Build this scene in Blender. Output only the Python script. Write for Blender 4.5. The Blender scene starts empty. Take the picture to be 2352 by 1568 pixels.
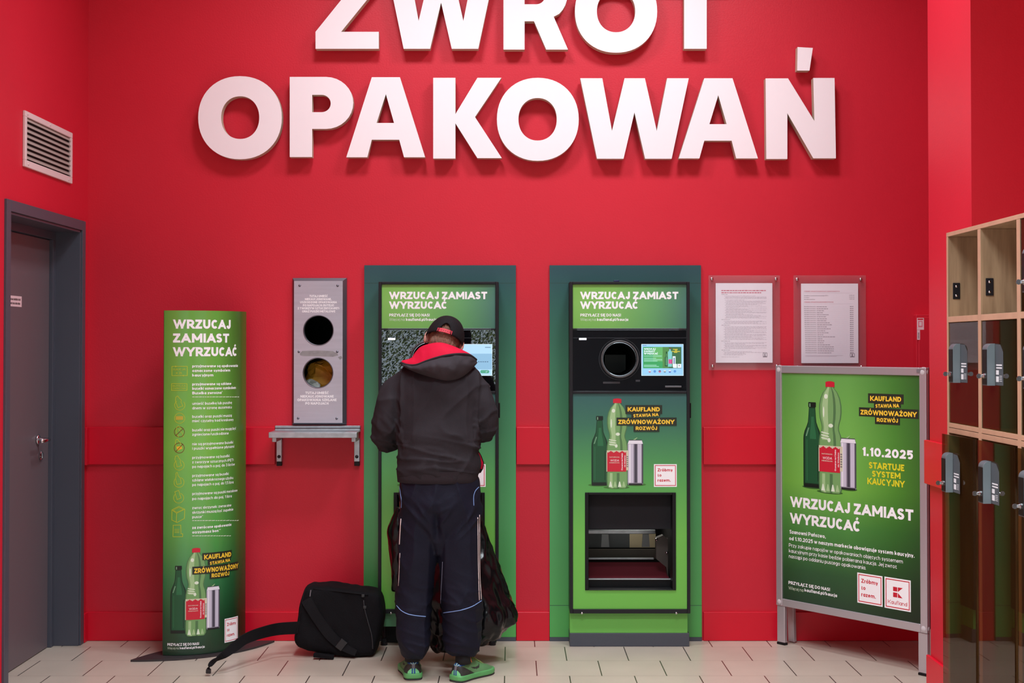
import bpy, bmesh, math, random
from math import sin, cos, pi, sqrt, atan2, radians as R
from mathutils import Vector as V, Matrix, noise
from mathutils.geometry import tessellate_polygon
from mathutils.bvhtree import BVHTree

SC = bpy.context.scene
COL = SC.collection

# ------------------------------------------------------------------ camera
F = 3100.0            # focal length for a frame 2352 wide
EYE = 1.512
TH = math.atan(50.0 / F)
CY = 784.0 - 39.0
cam = bpy.data.cameras.new('camera')
cam.sensor_width = 36.0
cam.sensor_fit = 'HORIZONTAL'
cam.lens = 36.0 * F / 2352.0
cam.shift_y = -39.0 / 2352.0
cam.clip_start = 0.05
cam_o = bpy.data.objects.new('camera', cam)
cam_o.location = (0, 0, EYE)
cam_o.rotation_euler = (pi / 2 + TH, 0, 0)
COL.objects.link(cam_o)
SC.camera = cam_o

# ------------------------------------------------------------------ world and light
world = bpy.data.worlds.new('world')
SC.world = world
world.use_nodes = True
_bg = world.node_tree.nodes['Background']
_bg.inputs[0].default_value = (0.74, 0.88, 1.0, 1)
_bg.inputs[1].default_value = 1.7

def area(name, loc, rot, sx, sy, power, col=(1, 1, 1), spread=180):
    l = bpy.data.lights.new(name, 'AREA')
    l.shape = 'RECTANGLE'; l.size = sx; l.size_y = sy
    l.energy = power; l.color = col; l.spread = R(spread)
    o = bpy.data.objects.new(name, l)
    o.location = loc; o.rotation_euler = rot
    COL.objects.link(o)
    return o

LC = (0.84, 0.95, 1.0)
area('ceiling_lamp', (-0.55, 5.5, 4.22), (0, 0, 0), 0.5, 0.5, 38, LC, 150)
area('ceiling_lamp', (0.85, 5.5, 4.22), (0, 0, 0), 0.5, 0.5, 44, LC, 150)
area('ceiling_lamp', (0.1, 3.3, 4.22), (0, 0, 0), 1.2, 0.6, 92, LC, 125)
area('ceiling_lamp', (0.1, 1.0, 4.22), (0, 0, 0), 1.2, 0.6, 100, LC, 125)
area('ceiling_lamp', (0.1, -1.6, 4.22), (0, 0, 0), 1.2, 0.6, 92, LC, 125)

SC.view_settings.view_transform = 'Standard'
SC.view_settings.look = 'None'
SC.view_settings.gamma = 1.0
SC.view_settings.use_curve_mapping = False
SC.view_settings.exposure = 0.0

# ------------------------------------------------------------------ helpers: views of the place
def ray(px, py):
    a = (px - 1176.0) / F
    q = (CY - py) / F
    return V((a, cos(TH) - q * sin(TH), sin(TH) + q * cos(TH)))

def onY(px, py, Y):
    d = ray(px, py); t = Y / d.y
    return V((d.x * t, Y, EYE + d.z * t))

def onX(px, py, X):
    d = ray(px, py); t = X / d.x
    return V((X, d.y * t, EYE + d.z * t))

# ------------------------------------------------------------------ helpers: materials
def lin(c):
    out = []
    for x in c[:3]:
        x = x / 255.0
        out.append(x / 12.92 if x <= 0.04045 else ((x + 0.055) / 1.055) ** 2.4)
    return (*out, 1.0)

MATS = {}
def M(name, c, rough=0.6, metal=0.0, spec=0.5, var=0.0, vscale=6.0, bump=0.0, bscale=60.0, emit=None, es=1.0, ior=None, coat=0.0, aniso=None):
    if name in MATS: return MATS[name]
    m = bpy.data.materials.new(name); MATS[name] = m
    m.use_nodes = True
    nt = m.node_tree; b = nt.nodes['Principled BSDF']
    b.inputs['Base Color'].default_value = lin(c)
    b.inputs['Roughness'].default_value = rough
    b.inputs['Metallic'].default_value = metal
    b.inputs['Specular IOR Level'].default_value = spec
    if ior: b.inputs['IOR'].default_value = ior
    if coat: b.inputs['Coat Weight'].default_value = coat
    if emit:
        b.inputs['Emission Color'].default_value = lin(emit)
        b.inputs['Emission Strength'].default_value = es
    if var or bump:
        tc = nt.nodes.new('ShaderNodeTexCoord')
        mp = nt.nodes.new('ShaderNodeMapping')
        nt.links.new(tc.outputs['Object'], mp.inputs[0])
        if aniso: mp.inputs['Scale'].default_value = aniso
    if var:
        n = nt.nodes.new('ShaderNodeTexNoise'); n.inputs['Scale'].default_value = vscale; n.inputs['Detail'].default_value = 5
        nt.links.new(mp.outputs[0], n.inputs['Vector'])
        mr = nt.nodes.new('ShaderNodeMapRange')
        mr.inputs[1].default_value = 0.3; mr.inputs[2].default_value = 0.7
        mr.inputs[3].default_value = 1 - var; mr.inputs[4].default_value = 1 + var
        nt.links.new(n.outputs[0], mr.inputs[0])
        mx = nt.nodes.new('ShaderNodeVectorMath'); mx.operation = 'SCALE'
        mx.inputs[0].default_value = lin(c)[:3]
        nt.links.new(mr.outputs[0], mx.inputs['Scale'])
        nt.links.new(mx.outputs[0], b.inputs['Base Color'])
    if bump:
        n2 = nt.nodes.new('ShaderNodeTexNoise'); n2.inputs['Scale'].default_value = bscale; n2.inputs['Detail'].default_value = 4
        nt.links.new(mp.outputs[0], n2.inputs['Vector'])
        bp = nt.nodes.new('ShaderNodeBump'); bp.inputs['Strength'].default_value = bump; bp.inputs['Distance'].default_value = 0.01
        nt.links.new(n2.outputs[0], bp.inputs['Height'])
        nt.links.new(bp.outputs[0], b.inputs['Normal'])
    return m

def gradient_print(name, stops, axis='Z', lo=0.0, hi=1.0, cross=None, rough=0.35):
    """printed colour wash: colour stops along one world axis, with an optional second wash across"""
    m = bpy.data.materials.new(name); MATS[name] = m
    m.use_nodes = True
    nt = m.node_tree; b = nt.nodes['Principled BSDF']
    b.inputs['Roughness'].default_value = rough
    g = nt.nodes.new('ShaderNodeNewGeometry')
    sp = nt.nodes.new('ShaderNodeSeparateXYZ'); nt.links.new(g.outputs['Position'], sp.inputs[0])
    def ramp(ax, lo, hi, st):
        mr = nt.nodes.new('ShaderNodeMapRange'); mr.inputs[1].default_value = lo; mr.inputs[2].default_value = hi
        nt.links.new(sp.outputs[ax], mr.inputs[0])
        cr = nt.nodes.new('ShaderNodeValToRGB')
        el = cr.color_ramp.elements
        while len(el) > 1: el.remove(el[-1])
        el[0].position = st[0][0]; el[0].color = lin(st[0][1])
        for p, c in st[1:]:
            e = el.new(p); e.color = lin(c)
        nt.links.new(mr.outputs[0], cr.inputs[0])
        return cr
    r1 = ramp(axis, lo, hi, stops)
    out = r1.outputs[0]
    if cross:
        r2 = ramp(cross[0], cross[1], cross[2], cross[3])
        mx = nt.nodes.new('ShaderNodeMix'); mx.data_type = 'RGBA'; mx.blend_type = 'MULTIPLY'
        mx.inputs['Factor'].default_value = 1.0
        nt.links.new(r1.outputs[0], mx.inputs['A']); nt.links.new(r2.outputs[0], mx.inputs['B'])
        out = mx.outputs['Result']
    nt.links.new(out, b.inputs['Base Color'])
    return m

# ------------------------------------------------------------------ helpers: objects
ORG = {}
def thing(name, label, cat, loc=(0, 0, 0), group=None):
    o = bpy.data.objects.new(name, None); COL.objects.link(o)
    o.empty_display_size = 0.1
    o.location = loc; ORG[o.name] = V(loc)
    tag(o, label, cat, group)
    return o

def tag(o, label, cat=None, group=None, kind=None):
    if label: o['label'] = label
    if cat: o['category'] = cat
    if group: o['group'] = group
    if kind: o['kind'] = kind
    return o

def link_mesh(name, me, mats, parent=None, origin=None):
    o = bpy.data.objects.new(name, me); COL.objects.link(o)
    if not isinstance(mats, (list, tuple)): mats = [mats]
    for m in mats: me.materials.append(m)
    if parent is not None:
        o.parent = parent; ORG[o.name] = ORG[parent.name]
        me.transform(Matrix.Translation(-ORG[parent.name]))
    elif origin is not None:
        origin = V(origin)
        me.transform(Matrix.Translation(-origin)); o.location = origin; ORG[o.name] = origin
    else:
        ORG[o.name] = V((0, 0, 0))
    return o

class MB:
    def __init__(s): s.v = []; s.f = []; s.m = []
    def add(s, vs, fs, mi=0):
        b = len(s.v); s.v += [tuple(p) for p in vs]
        for f in fs: s.f.append([b + i for i in f]); s.m.append(mi)
        return s
    def box(s, x0, x1, y0, y1, z0, z1, mi=0):
        vs = [(x, y, z) for x in (x0, x1) for y in (y0, y1) for z in (z0, z1)]
        return s.add(vs, [(0, 1, 3, 2), (4, 6, 7, 5), (0, 4, 5, 1), (2, 3, 7, 6), (0, 2, 6, 4), (1, 5, 7, 3)], mi)
    def obox(s, c, ux, uy, uz, hx, hy, hz, mi=0):
        c = V(c); vs = [c + ux * (a * hx) + uy * (b * hy) + uz * (d * hz) for a in (-1, 1) for b in (-1, 1) for d in (-1, 1)]
        return s.add(vs, [(0, 1, 3, 2), (4, 6, 7, 5), (0, 4, 5, 1), (2, 3, 7, 6), (0, 2, 6, 4), (1, 5, 7, 3)], mi)
    def loft(s, rings, caps=True, closed=True, mi=0):
        n = len(rings[0]); vs = [p for r in rings for p in r]; fs = []
        for i in range(len(rings) - 1):
            for j in range(n if closed else n - 1):
                k = (j + 1) % n
                fs.append((i * n + j, i * n + k, (i + 1) * n + k, (i + 1) * n + j))
        if caps and closed:
            fs.append(tuple(range(n))[::-1]); fs.append(tuple((len(rings) - 1) * n + j for j in range(n)))
        return s.add(vs, fs, mi)
    def tube(s, path, r, n=8, mi=0, caps=True, flat=1.0, up=None):
        path = [V(p) for p in path]; rings = []
        pn = None
        for i, p in enumerate(path):
            t = (path[min(i + 1, len(path) - 1)] - path[max(i - 1, 0)]).normalized()
            if pn is None:
                a = V(up) if up else (V((0, 0, 1)) if abs(t.z) < 0.9 else V((1, 0, 0)))
                pn = (a - t * a.dot(t)).normalized()
            else:
                pn = (pn - t * pn.dot(t)).normalized()
            b = t.cross(pn)
            rr = r[i] if isinstance(r, (list, tuple)) else r
            rings.append([p + (pn * cos(2 * pi * k / n) * flat + b * sin(2 * pi * k / n)) * rr for k in range(n)])
        return s.loft(rings, caps, True, mi)
    def lathe(s, prof, c, ax='Z', n=32, mi=0, caps=False):
        c = V(c); rings = []
        for r, h in prof:
            ring = []
            for k in range(n):
                a = 2 * pi * k / n
                if ax == 'Z': ring.append(c + V((r * cos(a), r * sin(a), h)))
                elif ax == 'Y': ring.append(c + V((r * cos(a), h, r * sin(a))))
                else: ring.append(c + V((h, r * cos(a), r * sin(a))))
            rings.append(ring)
        return s.loft(rings, caps, True, mi)
    def ball(s, c, rx, ry, rz, n=16, k=10, mi=0, rot=None):
        c = V(c); rings = []
        for i in range(1, k):
            p = pi * i / k
            ring = []
            for j in range(n):
                a = 2 * pi * j / n
                q = V((rx * sin(p) * cos(a), ry * sin(p) * sin(a), -rz * cos(p)))
                if rot is not None: q = rot @ q
                ring.append(c + q)
            rings.append(ring)
        return s.loft(rings, True, True, mi)
    def plate(s, outer, holes, y0, y1, mi=0):
        """flat plate in the XZ plane between y0 (front) and y1 (back) with holes; outlines as (x, z)"""
        loops = [outer] + holes
        flat = [p for lp in loops for p in lp]
        tris = tessellate_polygon([[V((p[0], p[1], 0)) for p in lp] for lp in loops])
        n = len(flat)
        vs = [(p[0], y0, p[1]) for p in flat] + [(p[0], y1, p[1]) for p in flat]
        fs = []
        for t in tris:
            fs.append(tuple(t)); fs.append(tuple(i + n for i in t)[::-1])
        b = 0
        for lp in loops:
            k = len(lp)
            for i in range(k):
                j = (i + 1) % k
                fs.append((b + i, b + j, n + b + j, n + b + i))
            b += k
        return s.add(vs, fs, mi)
    def mesh(s, name):
        me = bpy.data.meshes.new(name)
        me.from_pydata(s.v, [], s.f)
        me.polygons.foreach_set('material_index', s.m)
        bm = bmesh.new(); bm.from_mesh(me)
        bmesh.ops.recalc_face_normals(bm, faces=bm.faces)
        bm.to_mesh(me); bm.free()
        return me
    def build(s, name, mats, parent=None, smooth=False, bevel=0, seg=2, sub=0, origin=None, recalc=True, angle=40):
        me = s.mesh(name)
        if smooth: me.polygons.foreach_set('use_smooth', [True] * len(me.polygons))
        o = link_mesh(name, me, mats, parent, origin)
        if bevel:
            md = o.modifiers.new('b', 'BEVEL'); md.width = bevel; md.segments = seg; md.limit_method = 'ANGLE'; md.angle_limit = R(angle)
            me.polygons.foreach_set('use_smooth', [True] * len(me.polygons))
            md.harden_normals = True
        if sub:
            md = o.modifiers.new('s', 'SUBSURF'); md.levels = sub; md.render_levels = sub
        return o

def evaluated(o):
    """a plain mesh holding o's shape after its modifiers"""
    bpy.context.view_layer.update()
    dg = bpy.context.evaluated_depsgraph_get()
    me = bpy.data.meshes.new_from_object(o.evaluated_get(dg))
    return me

def fused(mb, voxel, smooth_it=6, disp=None, mats=None, name='x', sub=0):
    """one continuous skin round overlapping closed lofts"""
    me = mb.mesh('tmp'); o = bpy.data.objects.new('tmp', me); COL.objects.link(o)
    md = o.modifiers.new('r', 'REMESH'); md.mode = 'VOXEL'; md.voxel_size = voxel
    md2 = o.modifiers.new('s', 'SMOOTH'); md2.iterations = smooth_it; md2.factor = 0.5
    out = evaluated(o)
    bpy.data.objects.remove(o)
    if disp:
        out.update()
        nv = [(v.co.copy(), v.normal.copy()) for v in out.vertices]
        for v, (c, n) in zip(out.vertices, nv):
            v.co = c + n * disp(c, n)
    out.polygons.foreach_set('use_smooth', [True] * len(out.polygons))
    out.materials.clear()
    return out

def circle(cx, cz, r, n=40, a0=0.0):
    return [(cx + r * cos(a0 + 2 * pi * i / n), cz + r * sin(a0 + 2 * pi * i / n)) for i in range(n)]

def rect(x0, x1, z0, z1): return [(x0, z0), (x1, z0), (x1, z1), (x0, z1)]

def spline(pts, n=8):
    """points on a smooth curve through pts (tuples of any length)"""
    out = []
    P = [V(p) for p in pts]
    for i in range(len(P) - 1):
        p0 = P[max(i - 1, 0)]; p1 = P[i]; p2 = P[i + 1]; p3 = P[min(i + 2, len(P) - 1)]
        for k in range(n):
            t = k / n
            out.append(0.5 * ((2 * p1) + (p2 - p0) * t + (2 * p0 - 5 * p1 + 4 * p2 - p3) * t * t + (3 * p1 - p0 - 3 * p2 + p3) * t ** 3))
    out.append(P[-1])
    return out

def lerp_rows(rows, z):
    """linear-smooth interpolation in a table whose first column is the key"""
    rows = sorted(rows)
    if z <= rows[0][0]: return rows[0][1:]
    for a, b in zip(rows, rows[1:]):
        if z <= b[0]:
            t = (z - a[0]) / (b[0] - a[0])
            return tuple(x + (y - x) * t for x, y in zip(a[1:], b[1:]))
    return rows[-1][1:]
# ------------------------------------------------------------------ stroke lettering
def _arc(cx, cy, rx, ry, a0, a1, n=9):
    return [(cx + rx * cos(R(a0 + (a1 - a0) * i / n)), cy + ry * sin(R(a0 + (a1 - a0) * i / n))) for i in range(n + 1)]
def _s(pts): return [tuple(p) for p in spline(pts, 4)]
_S = _s([(.95, .83), (.75, .97), (.5, 1), (.2, .95), (.04, .78), (.16, .6), (.5, .51), (.84, .41), (.97, .23), (.8, .05), (.5, 0), (.22, .03), (.02, .17)])
GL = {
 'A': (.92, [('D', (0, 0), (.5, 1), 'q'), ('D', (1, 0), (.5, 1), 'q'), ('B', [(.2, .27), (.8, .27)])]),
 'B': (.74, [('P', [(0, 0), (0, 1)]), ('B', [(0, 1), (.5, 1)] + _arc(.5, .76, .44, .24, 90, -90)[1:] + [(0, .52)]), ('B', [(.4, .52), (.55, .52)] + _arc(.55, .26, .45, .26, 90, -90)[1:] + [(0, 0)])]),
 'C': (.76, [('B', _arc(.5, .5, .5, .5, 42, 318, 14))]),
 'D': (.82, [('P', [(0, 0), (0, 1)]), ('B', [(0, 1), (.4, 1)] + _arc(.4, .5, .6, .5, 90, -90, 12)[1:] + [(0, 0)])]),
 'E': (.6, [('P', [(1, 1), (0, 1), (0, 0), (1, 0)]), ('B', [(0, .5), (1, .5)])]),
 'F': (.58, [('P', [(1, 1), (0, 1), (0, 0)]), ('B', [(0, .48), (1, .48)])]),
 'G': (.82, [('B', _arc(.5, .5, .5, .5, 42, 340, 14)), ('P', [(1, .2), (1, .46), (.6, .46)])]),
 'H': (.78, [('P', [(0, 0), (0, 1)]), ('P', [(1, 0), (1, 1)]), ('B', [(0, .5), (1, .5)])]),
 'I': (0, [('P', [(0, 0), (0, 1)])]),
 'J': (.54, [('P', [(1, 1), (1, .3)] + _arc(.5, .3, .5, .3, 0, -150, 8)[1:])]),
 'K': (.8, [('P', [(0, 0), (0, 1)]), ('D', (.12, .42), (1, 1)), ('D', (.3, .58), (1, 0))]),
 'L': (.58, [('P', [(0, 1), (0, 0), (1, 0)])]),
 'M': (1.02, [('P', [(0, 0), (0, 1)]), ('P', [(1, 0), (1, 1)]), ('D', (.05, 1), (.5, .2), 'p'), ('D', (.95, 1), (.5, .2), 'p')]),
 'N': (.82, [('P', [(0, 0), (0, 1)]), ('P', [(1, 0), (1, 1)]), ('D', (0, 1), (1, 0), 'pq')]),
 'O': (.88, [('O', _arc(.5, .5, .5, .5, 0, 360, 20)[:-1])]),
 'P': (.72, [('P', [(0, 0), (0, 1)]), ('B', [(0, 1), (.5, 1)] + _arc(.5, .69, .5, .31, 90, -90)[1:] + [(0, .38)])]),
 'R': (.76, [('P', [(0, 0), (0, 1)]), ('B', [(0, 1), (.5, 1)] + _arc(.5, .7, .48, .3, 90, -90)[1:] + [(0, .4)]), ('D', (.45, .42), (1, 0))]),
 'S': (.68, [('B', _S)]),
 'T': (.74, [('P', [(0, 1), (1, 1)]), ('P', [(.5, 1), (.5, 0)])]),
 'U': (.78, [('P', [(0, 1), (0, .4)] + _arc(.5, .4, .5, .4, 180, 360, 12)[1:] + [(1, 1)])]),
 'V': (.86, [('D', (0, 1), (.5, 0), 'q'), ('D', (1, 1), (.5, 0), 'q')]),
 'W': (1.3, [('D', (0, 1), (.25, 0), 'q'), ('D', (.5, 1), (.25, 0), 'pq'), ('D', (.5, 1), (.75, 0), 'pq'), ('D', (1, 1), (.75, 0), 'q')]),
 'X': (.84, [('D', (0, 1), (1, 0)), ('D', (1, 1), (0, 0))]),
 'Y': (.84, [('D', (0, 1), (.5, .42)), ('D', (1, 1), (.5, .42)), ('P', [(.5, .45), (.5, 0)])]),
 'Z': (.7, [('P', [(0, 1), (1, 1)]), ('P', [(0, 0), (1, 0)]), ('D', (1, 1), (0, 0), 'x')]),
 '0': (.74, [('O', _arc(.5, .5, .5, .5, 0, 360, 18)[:-1])]),
 '1': (.42, [('P', [(1, 0), (1, 1)]), ('D', (1, 1), (0, .75), 'p')]),
 '2': (.66, [('B', _s([(.02, .75), (.2, .95), (.5, 1), (.85, .92), (.96, .7), (.8, .45), (.05, .02)])), ('P', [(0, 0), (1, 0)])]),
 '3': (.64, [('B', [(.0, .85), (.2, .98)] + _arc(.5, .76, .44, .24, 90, -90)[1:]), ('B', _arc(.5, .26, .5, .26, 90, -150))]),
 '5': (.66, [('P', [(.9, 1), (.12, 1), (.06, .56)]), ('B', _s([(.06, .56), (.4, .64), (.85, .56), (.98, .32), (.8, .06), (.45, 0), (.1, .08)]))]),
 '.': (0, [('P', [(0, 0), (0, .01)])]), ',': (0, [('P', [(0, .0), (0, -.12)])]), '!': (0, [('P', [(0, .36), (0, 1)]), ('P', [(0, 0), (0, .01)])]),
 ':': (0, [('P', [(0, .05), (0, .06)]), ('P', [(0, .6), (0, .61)])]), '-': (.35, [('B', [(0, .42), (1, .42)])]),
 '/': (.5, [('D', (0, 0), (1, 1))]), '*': (.3, [('B', [(0, .8), (1, 1)]), ('B', [(0, 1), (1, .8)])]),
 '(': (.25, [('B', _arc(1.1, .45, 1.0, .6, 130, 230, 6))]), ')': (.25, [('B', _arc(-.1, .45, 1.0, .6, 50, -50, 6))]),
}
_bowl = _arc(.48, .5, .48, .5, 0, 360, 14)[:-1]
LG = {
 'a': (.62, [('O', _bowl), ('P', [(1, 0), (1, 1)])]),
 'b': (.62, [('O', _arc(.52, .5, .48, .5, 0, 360, 14)[:-1]), ('P', [(0, 0), (0, 1.4)])]),
 'c': (.52, [('B', _arc(.5, .5, .5, .5, 45, 315, 10))]),
 'd': (.62, [('O', _bowl), ('P', [(1, 0), (1, 1.4)])]),
 'e': (.6, [('B', [(.0, .5), (1, .5)] + _arc(.5, .5, .5, .5, 0, 310, 12)[1:])]),
 'f': (.4, [('P', [(1, 1.4), (.35, 1.4), (.35, 0)]), ('B', [(0, .95), (.9, .95)])]),
 'g': (.62, [('O', _bowl), ('P', [(1, 1), (1, -.2)]), ('B', [(1, -.28), (.1, -.28)])]),
 'h': (.6, [('P', [(0, 0), (0, 1.4)]), ('P', [(0, .6)] + _arc(.5, .58, .5, .42, 170, 0, 7) + [(1, 0)])]),
 'i': (0, [('P', [(0, 0), (0, 1)]), ('P', [(0, 1.37), (0, 1.38)])]),
 'j': (.12, [('P', [(1, 1), (1, -.26), (.2, -.28)]), ('P', [(1, 1.37), (1, 1.38)])]),
 'k': (.58, [('P', [(0, 0), (0, 1.4)]), ('B', [(.1, .45), (.95, 1)]), ('B', [(.35, .6), (1, 0)])]),
 'l': (0, [('P', [(0, 0), (0, 1.4)])]),
 'm': (.98, [('P', [(0, 0), (0, 1)]), ('P', [(0, .6)] + _arc(.25, .62, .25, .38, 170, 0, 6) + [(.5, 0)]), ('P', [(.5, .6)] + _arc(.75, .62, .25, .38, 170, 0, 6) + [(1, 0)])]),
 'n': (.6, [('P', [(0, 0), (0, 1)]), ('P', [(0, .6)] + _arc(.5, .58, .5, .42, 170, 0, 7) + [(1, 0)])]),
 'o': (.64, [('O', _arc(.5, .5, .5, .5, 0, 360, 14)[:-1])]),
 'p': (.62, [('O', _arc(.52, .5, .48, .5, 0, 360, 14)[:-1]), ('P', [(0, 1), (0, -.3)])]),
 'r': (.36, [('P', [(0, 0), (0, 1)]), ('P', [(0, .5), (.2, .9), (.5, 1), (.95, 1)])]),
 's': (.5, [('B', _S)]),
 't': (.42, [('P', [(.35, 1.2), (.35, 0), (1, 0)]), ('B', [(0, .95), (1, .95)])]),
 'u': (.6, [('P', [(0, 1), (0, .4)] + _arc(.5, .4, .5, .4, 180, 350, 7)[1:]), ('P', [(1, 0), (1, 1)])]),
 'v': (.58, [('D', (0, 1), (.5, 0), 'q'), ('D', (1, 1), (.5, 0), 'q')]),
 'w': (.92, [('D', (0, 1), (.25, 0), 'q'), ('D', (.5, 1), (.25, 0), 'pq'), ('D', (.5, 1), (.75, 0), 'pq'), ('D', (1, 1), (.75, 0), 'q')]),
 'y': (.58, [('D', (0, 1), (.5, 0)), ('B', [(1, 1.05), (.45, -.1), (.2, -.3)])]),
 'z': (.5, [('P', [(0, 1), (1, 1)]), ('P', [(0, 0), (1, 0)]), ('D', (1, 1), (0, 0), 'x')]),
}
_ACC = {'Ć': ('C', 'a'), 'Ń': ('N', 'a'), 'Ó': ('O', 'a'), 'Ś': ('S', 'a'), 'Ź': ('Z', 'a'), 'Ż': ('Z', 'd'), 'Ą': ('A', 'o'), 'Ę': ('E', 'o'), 'Ł': ('L', 'l'),
        'ć': ('c', 'a'), 'ń': ('n', 'a'), 'ó': ('o', 'a'), 'ś': ('s', 'a'), 'ź': ('z', 'a'), 'ż': ('z', 'd'), 'ą': ('a', 'o'), 'ę': ('e', 'o'), 'ł': ('l', 'l')}
XH = .72

def _clip(poly, lo, hi):
    for sgn, lim in ((1, lo), (-1, hi)):
        out = []
        for i in range(len(poly)):
            a = poly[i]; b = poly[(i + 1) % len(poly)]
            da = sgn * (a[1] - lim); db = sgn * (b[1] - lim)
            if da >= 0: out.append(a)
            if (da >= 0) != (db >= 0):
                t = da / (da - db); out.append((a[0] + (b[0] - a[0]) * t, a[1] + (b[1] - a[1]) * t))
        poly = out
        if not poly: return []
    return poly

def _thick(pts, w, closed=False, cap=0.0):
    P = [V((p[0], p[1])) for p in pts]
    if not closed and cap:
        P[0] = P[0] + (P[0] - P[1]).normalized() * cap
        P[-1] = P[-1] + (P[-1] - P[-2]).normalized() * cap
    n = len(P); L = []; Rr = []
    for i in range(n):
        if closed: a = P[i - 1]; b = P[(i + 1) % n]
        else: a = P[max(i - 1, 0)]; b = P[min(i + 1, n - 1)]
        d1 = (P[i] - a); d2 = (b - P[i])
        if d1.length < 1e-6: d1 = d2
        if d2.length < 1e-6: d2 = d1
        d1 = d1.normalized(); d2 = d2.normalized()
        n1 = V((-d1.y, d1.x)); n2 = V((-d2.y, d2.x))
        m = n1 + n2
        m = m.normalized() if m.length > 1e-3 else n1
        k = min(1.0 / max(m.dot(n1), 0.35), 1.9)
        L.append(P[i] + m * (w / 2 * k)); Rr.append(P[i] - m * (w / 2 * k))
    qs = []
    for i in range(n if closed else n - 1):
        j = (i + 1) % n
        qs.append([tuple(Rr[i]), tuple(Rr[j]), tuple(L[j]), tuple(L[i])])
    return qs

def glyph(ch, w):
    """polygons of one character at cap height 1 and its advance width"""
    acc = None
    if ch in _ACC: ch, acc = _ACC[ch]
    low = ch in LG
    g = LG.get(ch) or GL.get(ch)
    if g is None: return [], .3
    W, strokes = g
    W = max(W * (1 + 0.35 * max(w - .16, 0)), w)
    H = XH if low else 1.0
    def mp(p):
        x = w / 2 + p[0] * (W - w)
        y = p[1]
        if low and y >= 1.15: yy = 1.0 - w / 2 + (y - 1.4)
        elif low and y <= -.15: yy = -.24 + w / 2 + (y + .3)
        else: yy = w / 2 + y * (H - w)
        return (x, yy)
    out = []
    for st in strokes:
        k = st[0]
        if k == 'D':
            p, q = V(mp(st[1])), V(mp(st[2])); fl = st[3] if len(st) > 3 else ''
            d = (q - p).normalized()
            ww = w * (.92 if ch in 'WMKVw' else 1.0)
            for q4 in _thick([p - d * (w * .9 if st[1][1] in (0, 1) else 0.0), q + d * (w * .9 if st[2][1] in (0, 1) else 0.0)], ww):
                c = _clip(q4, 0.0, H)
                sw = [(b_, a_) for a_, b_ in c]
                for end, o_, f_ in ((p, q, 'p'), (q, p, 'q')):
                    if f_ in fl and sw:
                        e = .54 * ww
                        sw = _clip(sw, end.x - e, 1e9) if o_.x > end.x else _clip(sw, -1e9, end.x + e)
                if 'x' in fl and sw: sw = _clip(sw, 0.0, W)
                c = [(b_, a_) for a_, b_ in sw]
                if len(c) > 2: out.append(c)
        elif k == 'O': out += _thick([mp(p) for p in st[1]], w, True)
        else: out += _thick([mp(p) for p in st[1]], w, False, w / 2 if k == 'P' else 0)
    t = min(w, .2)
    top = H
    if acc == 'a': out += _thick([(W * .45, top + .07), (W * .45 + .14, top + .29)], t)
    elif acc == 'd': out += _thick([(W * .5, top + .08), (W * .5, top + .08 + t)], t)
    elif acc == 'o': out += _thick([(W - w * .8, .02), (W - w, -.12), (W - w * .4, -.2)], t * .8)
    elif acc == 'l': out += _thick([(-.1, .38), (w + .16, .62)], t * .9)
    return out, W

def text_polys(s, w, gap=None):
    gap = (.13 - .12 * w) if gap is None else gap
    x = 0.0; out = []; pv = ''
    for ch in s:
        if ch == ' ': x += .30; pv = ''; continue
        ps, W = glyph(ch, w)
        if pv and ((ch in 'AĄ' and pv in 'CĆTVWYPFRLUO') or (pv in 'AĄ' and ch in 'CĆTVWYSUO')): x -= .07
        pv = ch
        for p in ps: out.append([(a + x, b) for a, b in p])
        x += W + gap
    return out, max(x - gap, .01)

# ------------------------------------------------------------------ flat print laid on a surface
class Surf:
    """u,v on a plane or a rounded sheet, found from where it is seen"""
    def __init__(s, mapf, emb, maxdu=None): s.map = mapf; s.emb = emb; s.maxdu = maxdu

def surf_y(Y, side=-1):
    return Surf(lambda px, py: (lambda p: (p.x, p.z))(onY(px, py, Y)), lambda u, v, d: V((u, Y + side * d, v)))

def surf_plane(o, ux, n):
    """vertical-ish plane through o, u along ux, v straight up in the plane, n pointing to the viewer"""
    o = V(o); ux = V(ux).normalized(); n = V(n).normalized(); uz = n.cross(ux) * (1 if n.cross(ux).z > 0 else -1)
    def mapf(px, py):
        d = ray(px, py); e = V((0, 0, EYE))
        t = (o - e).dot(n) / d.dot(n)
        p = e + d * t - o
        return (p.dot(ux), p.dot(uz))
    return Surf(mapf, lambda u, v, d: o + ux * u + uz * v + n * d)

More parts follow.
